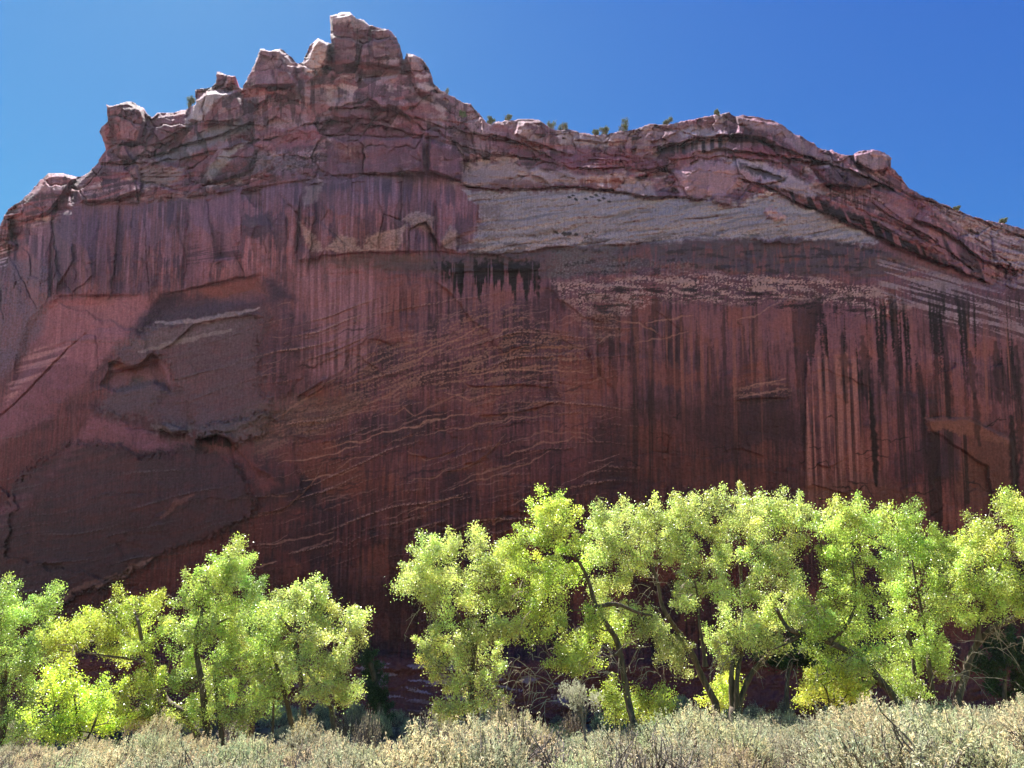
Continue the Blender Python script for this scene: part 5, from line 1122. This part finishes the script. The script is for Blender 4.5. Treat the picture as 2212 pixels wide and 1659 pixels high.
# ------------------------------------------------------------------ sagebrush
def make_shrub_parts(seed, kind):
    """meshes (wood, foliage) of one bush, 1 m tall and about 1 m wide: a twiggy mound of short leafy sprays"""
    rng = np.random.default_rng(seed)
    tb = Tubes(); cen = []; ax = []; tn = []
    nst = {"sage": 9, "dry": 10, "bare": 12}[kind]
    lumps = unit(rng.normal(size=(7, 3)) + np.array([0, 0, 0.6])); lumps[:, 2] = np.abs(lumps[:, 2])
    def dome(d):
        k = np.max(d @ lumps.T, axis=-1)
        r = 0.34 + 0.16 * np.clip((k - 0.55) / 0.45, 0, 1)
        return np.stack([d[..., 0] * r * 1.08, d[..., 1] * r * 1.08, 0.38 + d[..., 2] * r * 1.18], -1)
    limbs = []
    for k in range(nst):
        an = k * 2.399 + rng.uniform(-.4, .4); d = unit(np.array([math.cos(an), math.sin(an), rng.uniform(-0.1, 1.6)]))
        e = dome(d[None])[0] * 0.92
        m_ = e * 0.5 + rng.normal(size=3) * 0.06 + np.array([math.cos(an), math.sin(an), 0]) * 0.05
        c = curve([np.array([rng.normal() * .03, rng.normal() * .03, -0.05]), m_, e], 5)
        tb.add(c, np.linspace(0.024, 0.008, len(c)), 4); limbs.append(c)
    allp = np.concatenate([c[3:] for c in limbs])
    nsp = {"sage": 560, "dry": 430, "bare": 320}[kind]
    d = unit(rng.normal(size=(nsp, 3)) + np.array([0, 0, 0.35])); d[:, 2] = np.where(d[:, 2] < -0.35, -d[:, 2], d[:, 2])
    tips = dome(d) * (1 + 0.05 * rng.normal(size=(nsp, 1))) * rng.uniform(0.72, 1.06, (nsp, 1)) ** 0.7
    tips[:, 2] = np.clip(tips[:, 2], 0.06, 1.05)
    keep = rng.random(nsp) < 0.12 + 0.88 * smooth(0.22, 0.62, tips[:, 2] + 0.12 * rng.normal(size=nsp)); tips = tips[keep]; d = d[keep]
    hue = [(0.86, 0.98, 0.84), (1.0, 1.0, 0.96), (1.10, 1.02, 0.92), (0.92, 0.90, 0.9), (1.02, 1.05, 0.92), (0.86, 0.88, 0.84), (1.2, 1.14, 1.04)][seed % 7]
    pal = {"sage": [(0.88, 0.98, 0.82), (1.0, 1.02, 0.86), (1.12, 1.02, 0.84)], "dry": [(1.15, 0.98, 0.75), (1.05, 0.92, 0.78), (1.18, 1.06, 0.72)], "bare": [(0.95, 0.82, 0.78), (0.85, 0.76, 0.74), (1.0, 0.88, 0.76)]}[kind]
    for i, t in enumerate(tips):
        j = int(np.argmin(np.linalg.norm(allp - t * 0.8, axis=1)))
        up = unit(d[i] * 0.7 + np.array([0, 0, 0.75]) + 0.25 * rng.normal(size=3)); ln = rng.uniform(0.07, 0.17)
        if i % (3 if kind == "sage" else 2 if kind == "dry" else 1) == 0:
            p0 = allp[j]; c2 = curve([p0, (p0 + t) / 2 + rng.normal(size=3) * 0.02, t, t + up * ln * 0.8], 2)
            tb.add(c2, np.linspace(0.008, 0.0025, len(c2)), 4)
        n = {"sage": 14, "dry": 11, "bare": 4}[kind]
        tt = rng.uniform(-0.15, 1, n)
        cen.append(t + up * (tt * ln)[:, None] + rng.normal(size=(n, 3)) * 0.011)
        ax.append(unit(up + 0.75 * rng.normal(size=(n, 3))))
        tn.append(np.clip(np.array(pal[rng.integers(3)]) * np.array(hue) * np.exp(rng.normal() * 0.24) * (1 + 0.12 * rng.normal(size=(n, 1))), 0.2, 2))
    wood = np_mesh("stems", np.concatenate(tb.v), np.concatenate(tb.f), 4, True)
    fol = leaves_mesh("foliage", np.concatenate(cen), 0.036, 0.013, np.concatenate(tn), rng, axis=np.concatenate(ax))
    wood.materials.append(WOOD); fol.materials.append(SAGE)
    return wood, fol
SHRUBS = {k: [make_shrub_parts(800 + i + 50 * j, k) for i in range(n)] for j, (k, n) in enumerate((("sage", 7), ("dry", 3), ("bare", 3)))}
def shrub(x, y, h, w, kind, var, label, group, rot, cat="shrub", name="sagebrush_shrub", lift=0.0):
    root = bpy.data.objects.new(name, None); C.objects.link(root)
    root.location = (x, y, float(ground_z(x, y)) - 0.03 + lift); root.rotation_euler = (0, 0, rot); root.scale = (w, w, h)
    root.empty_display_size = 0.3
    tag(root, label, cat, group)
    wm, fm = SHRUBS[kind][var % len(SHRUBS[kind])]
    for nm, me in (("stems", wm), ("foliage", fm)):
        o = bpy.data.objects.new(nm, me); C.objects.link(o); o.parent = root
    return root
TOPX = [-200, 0, 150, 250, 320, 345, 380, 430, 500, 560, 620, 640, 665, 690, 740, 780, 830, 900, 925, 960, 1000, 1060, 1090, 1150, 1250, 1350, 1430, 1480, 1560, 1620, 1680, 1780, 1850, 1930, 2000, 2100, 2160, 2212, 2400]
TOPY = [1600, 1606, 1600, 1592, 1580, 1562, 1575, 1590, 1592, 1592, 1596, 1575, 1556, 1580, 1580, 1600, 1608, 1600, 1556, 1560, 1545, 1550, 1528, 1552, 1575, 1575, 1545, 1520, 1538, 1545, 1528, 1520, 1508, 1512, 1516, 1528, 1510, 1496, 1490]
rs = random.Random(5)
spots = []
tries = 0
while len(spots) < 285 and tries < 60000:
    tries += 1
    y = 8.5 + 17.5 * rs.random() ** 0.9
    x = rs.uniform(-0.80, 0.80) * y
    if all((x - a) ** 2 + (y - b) ** 2 > (0.56 + 0.014 * y) ** 2 for a, b, *_ in spots):
        spots.append((x, y))
spots.sort(key=lambda p: -p[1])
for i, (x, y) in enumerate(spots):
    gz = float(ground_z(x, y))
    kind = rs.choices(("sage", "dry", "bare"), (7.5, 1.3, 1.2))[0]
    lo = 1.0
    for zt in np.linspace(gz + 0.5, gz + 2.3, 60):               # grow it up to the brush line of the photograph
        tz = (zt - CAM_H) / y; v = (tz * CP - SP) / (CP + tz * SP); py = CY - v * FPX
        px = CX + FPX * x / y * (CP - v * SP)
        if py < np.interp(px, TOPX, TOPY): break
        lo = zt - gz
    h = min(lo * (1 - 0.5 * rs.random() ** 1.4) if y > 13 else lo * rs.uniform(0.42, 0.98), 2.0)
    h = max(h, 0.45)
    w = min(1.9, h * rs.uniform(0.8, 1.25))
    lab = {"sage": "grey-green sagebrush bush in the sunlit brush belt along the bottom", "dry": "tan dried rabbitbrush bush in the sunlit brush belt along the bottom", "bare": "brownish mostly leafless bush in the sunlit brush belt along the bottom"}[kind]
    grp = {"sage": "grey-green sagebrush in front of the trees", "dry": "tan dried bushes in front of the trees", "bare": "leafless brown bushes in front of the trees"}[kind]
    shrub(x, y, h, w, kind, rs.randrange(21), lab, grp, rs.uniform(0, 6.28))
def shrub_at(px, py_top, Y, w, kind, var, label, name="sagebrush_shrub", group=None):
    x, _, zt = at(px, py_top, Y); gz = float(ground_z(x, Y))
    return shrub(x, Y, zt - gz + 0.03, w, kind, var, label, group, 0.7 * px, name=name)
shrub_at(350, 1552, 22, 1.1, "sage", 0, "tall upright sage tuft before the leaning trunk of the left grove")
shrub_at(664, 1548, 21, 0.9, "dry", 1, "tall pale feathery bush between the trunks at the right of the left grove")
shrub_at(798, 1538, 22, 0.8, "bare", 0, "bare brown bush standing alone in front of the dark gap")
shrub_at(930, 1540, 20, 1.2, "bare", 1, "rusty brown bush at the right side of the dark gap")
shrub_at(1088, 1518, 21, 0.9, "dry", 2, "tall dry bush before the dense pale cottonwood")
# shaded brush at the foot of the wall
for i in range(120):
    x = rs.uniform(-38, 42); y = rs.uniform(34, 57)
    shrub(x, y, rs.uniform(0.9, 1.9), rs.uniform(1.0, 1.9), rs.choice(("sage", "sage", "bare")), i, "dim bush growing in the cliff's shadow behind the trees", "bushes in the shadow at the cliff foot", rs.uniform(0, 6.28), name="shaded_shrub")
# the bush with a bare leg
def legged_sage():
    Y = 17.0
    x, _, z = at(1258, 1600, Y); gz = float(ground_z(x, Y))
    root = empty("sagebrush_shrub", (x, Y, gz)); tag(root, "tree-like sagebrush with a bare twisted stem, taller than the brush round it", "shrub")
    O = np.array([x, Y, gz]); tb = Tubes(); rng = np.random.default_rng(77)
    top = np.array(at(1256, 1532, Y)) - O
    c = curve([np.array([0.05, 0, -0.1]), np.array([0.0, 0, 0.5]), top * 0.6 + np.array([0.07, 0, 0]), top], 5)
    tb.add(c, np.linspace(0.055, 0.03, len(c)), 6)
    cen = []; ax = []; tn = []
    for k in range(26):
        e = np.array(at(1253 + rng.uniform(-36, 36), 1508 + rng.uniform(-18, 22), Y + rng.uniform(-.3, .3))) - O
        cc = curve([c[-rng.integers(1, 5)], (top + e) / 2 + rng.normal(size=3) * 0.04, e], 4); tb.add(cc, np.linspace(0.014, 0.004, len(cc)), 4)
        for j in range(9):
            s0 = e + rng.normal(size=3) * 0.06; d = unit(np.array([0, 0, 1]) + 0.4 * rng.normal(size=3)); n = 14
            cen.append(s0 + d * (rng.uniform(0, 1, n) * 0.17)[:, None] + rng.normal(size=(n, 3)) * 0.012); ax.append(unit(d + 0.4 * rng.normal(size=(n, 3))))
            tn.append(np.tile(np.array([0.95, 0.98, 0.85]) * np.exp(rng.normal() * 0.18), (n, 1)))
    tb.build("stems", WOOD, root)
    link("foliage", leaves_mesh("foliage", np.concatenate(cen), 0.045, 0.012, np.concatenate(tn), rng, axis=np.concatenate(ax)), root, [SAGE])
legged_sage()

# ------------------------------------------------------------------ haze volume added for the bluish veil of lens glare
def build_haze():
    v = np.array([(x, y, z) for z in (-3.0, 135.0) for y in (-320.0, 950.0) for x in (-950.0, 950.0)])
    f = np.array([[0, 2, 3, 1], [4, 5, 7, 6], [0, 1, 5, 4], [2, 6, 7, 3], [0, 4, 6, 2], [1, 3, 7, 5]])
    m, nt = new_mat("glare_haze"); out = nd(nt, "ShaderNodeOutputMaterial"); pv = nd(nt, "ShaderNodeVolumePrincipled")
    pv.inputs["Color"].default_value = (0.75, 0.85, 1.0, 1); pv.inputs["Density"].default_value = 0.000065; pv.inputs["Anisotropy"].default_value = 0.4
    nt.links.new(pv.outputs[0], out.inputs["Volume"])
    tag(link("haze", np_mesh("haze", v, f, 4, False), None, [m]), "thin bluish haze over the canyon, added for the veil of lens glare", "haze", kind="stuff")
build_haze()
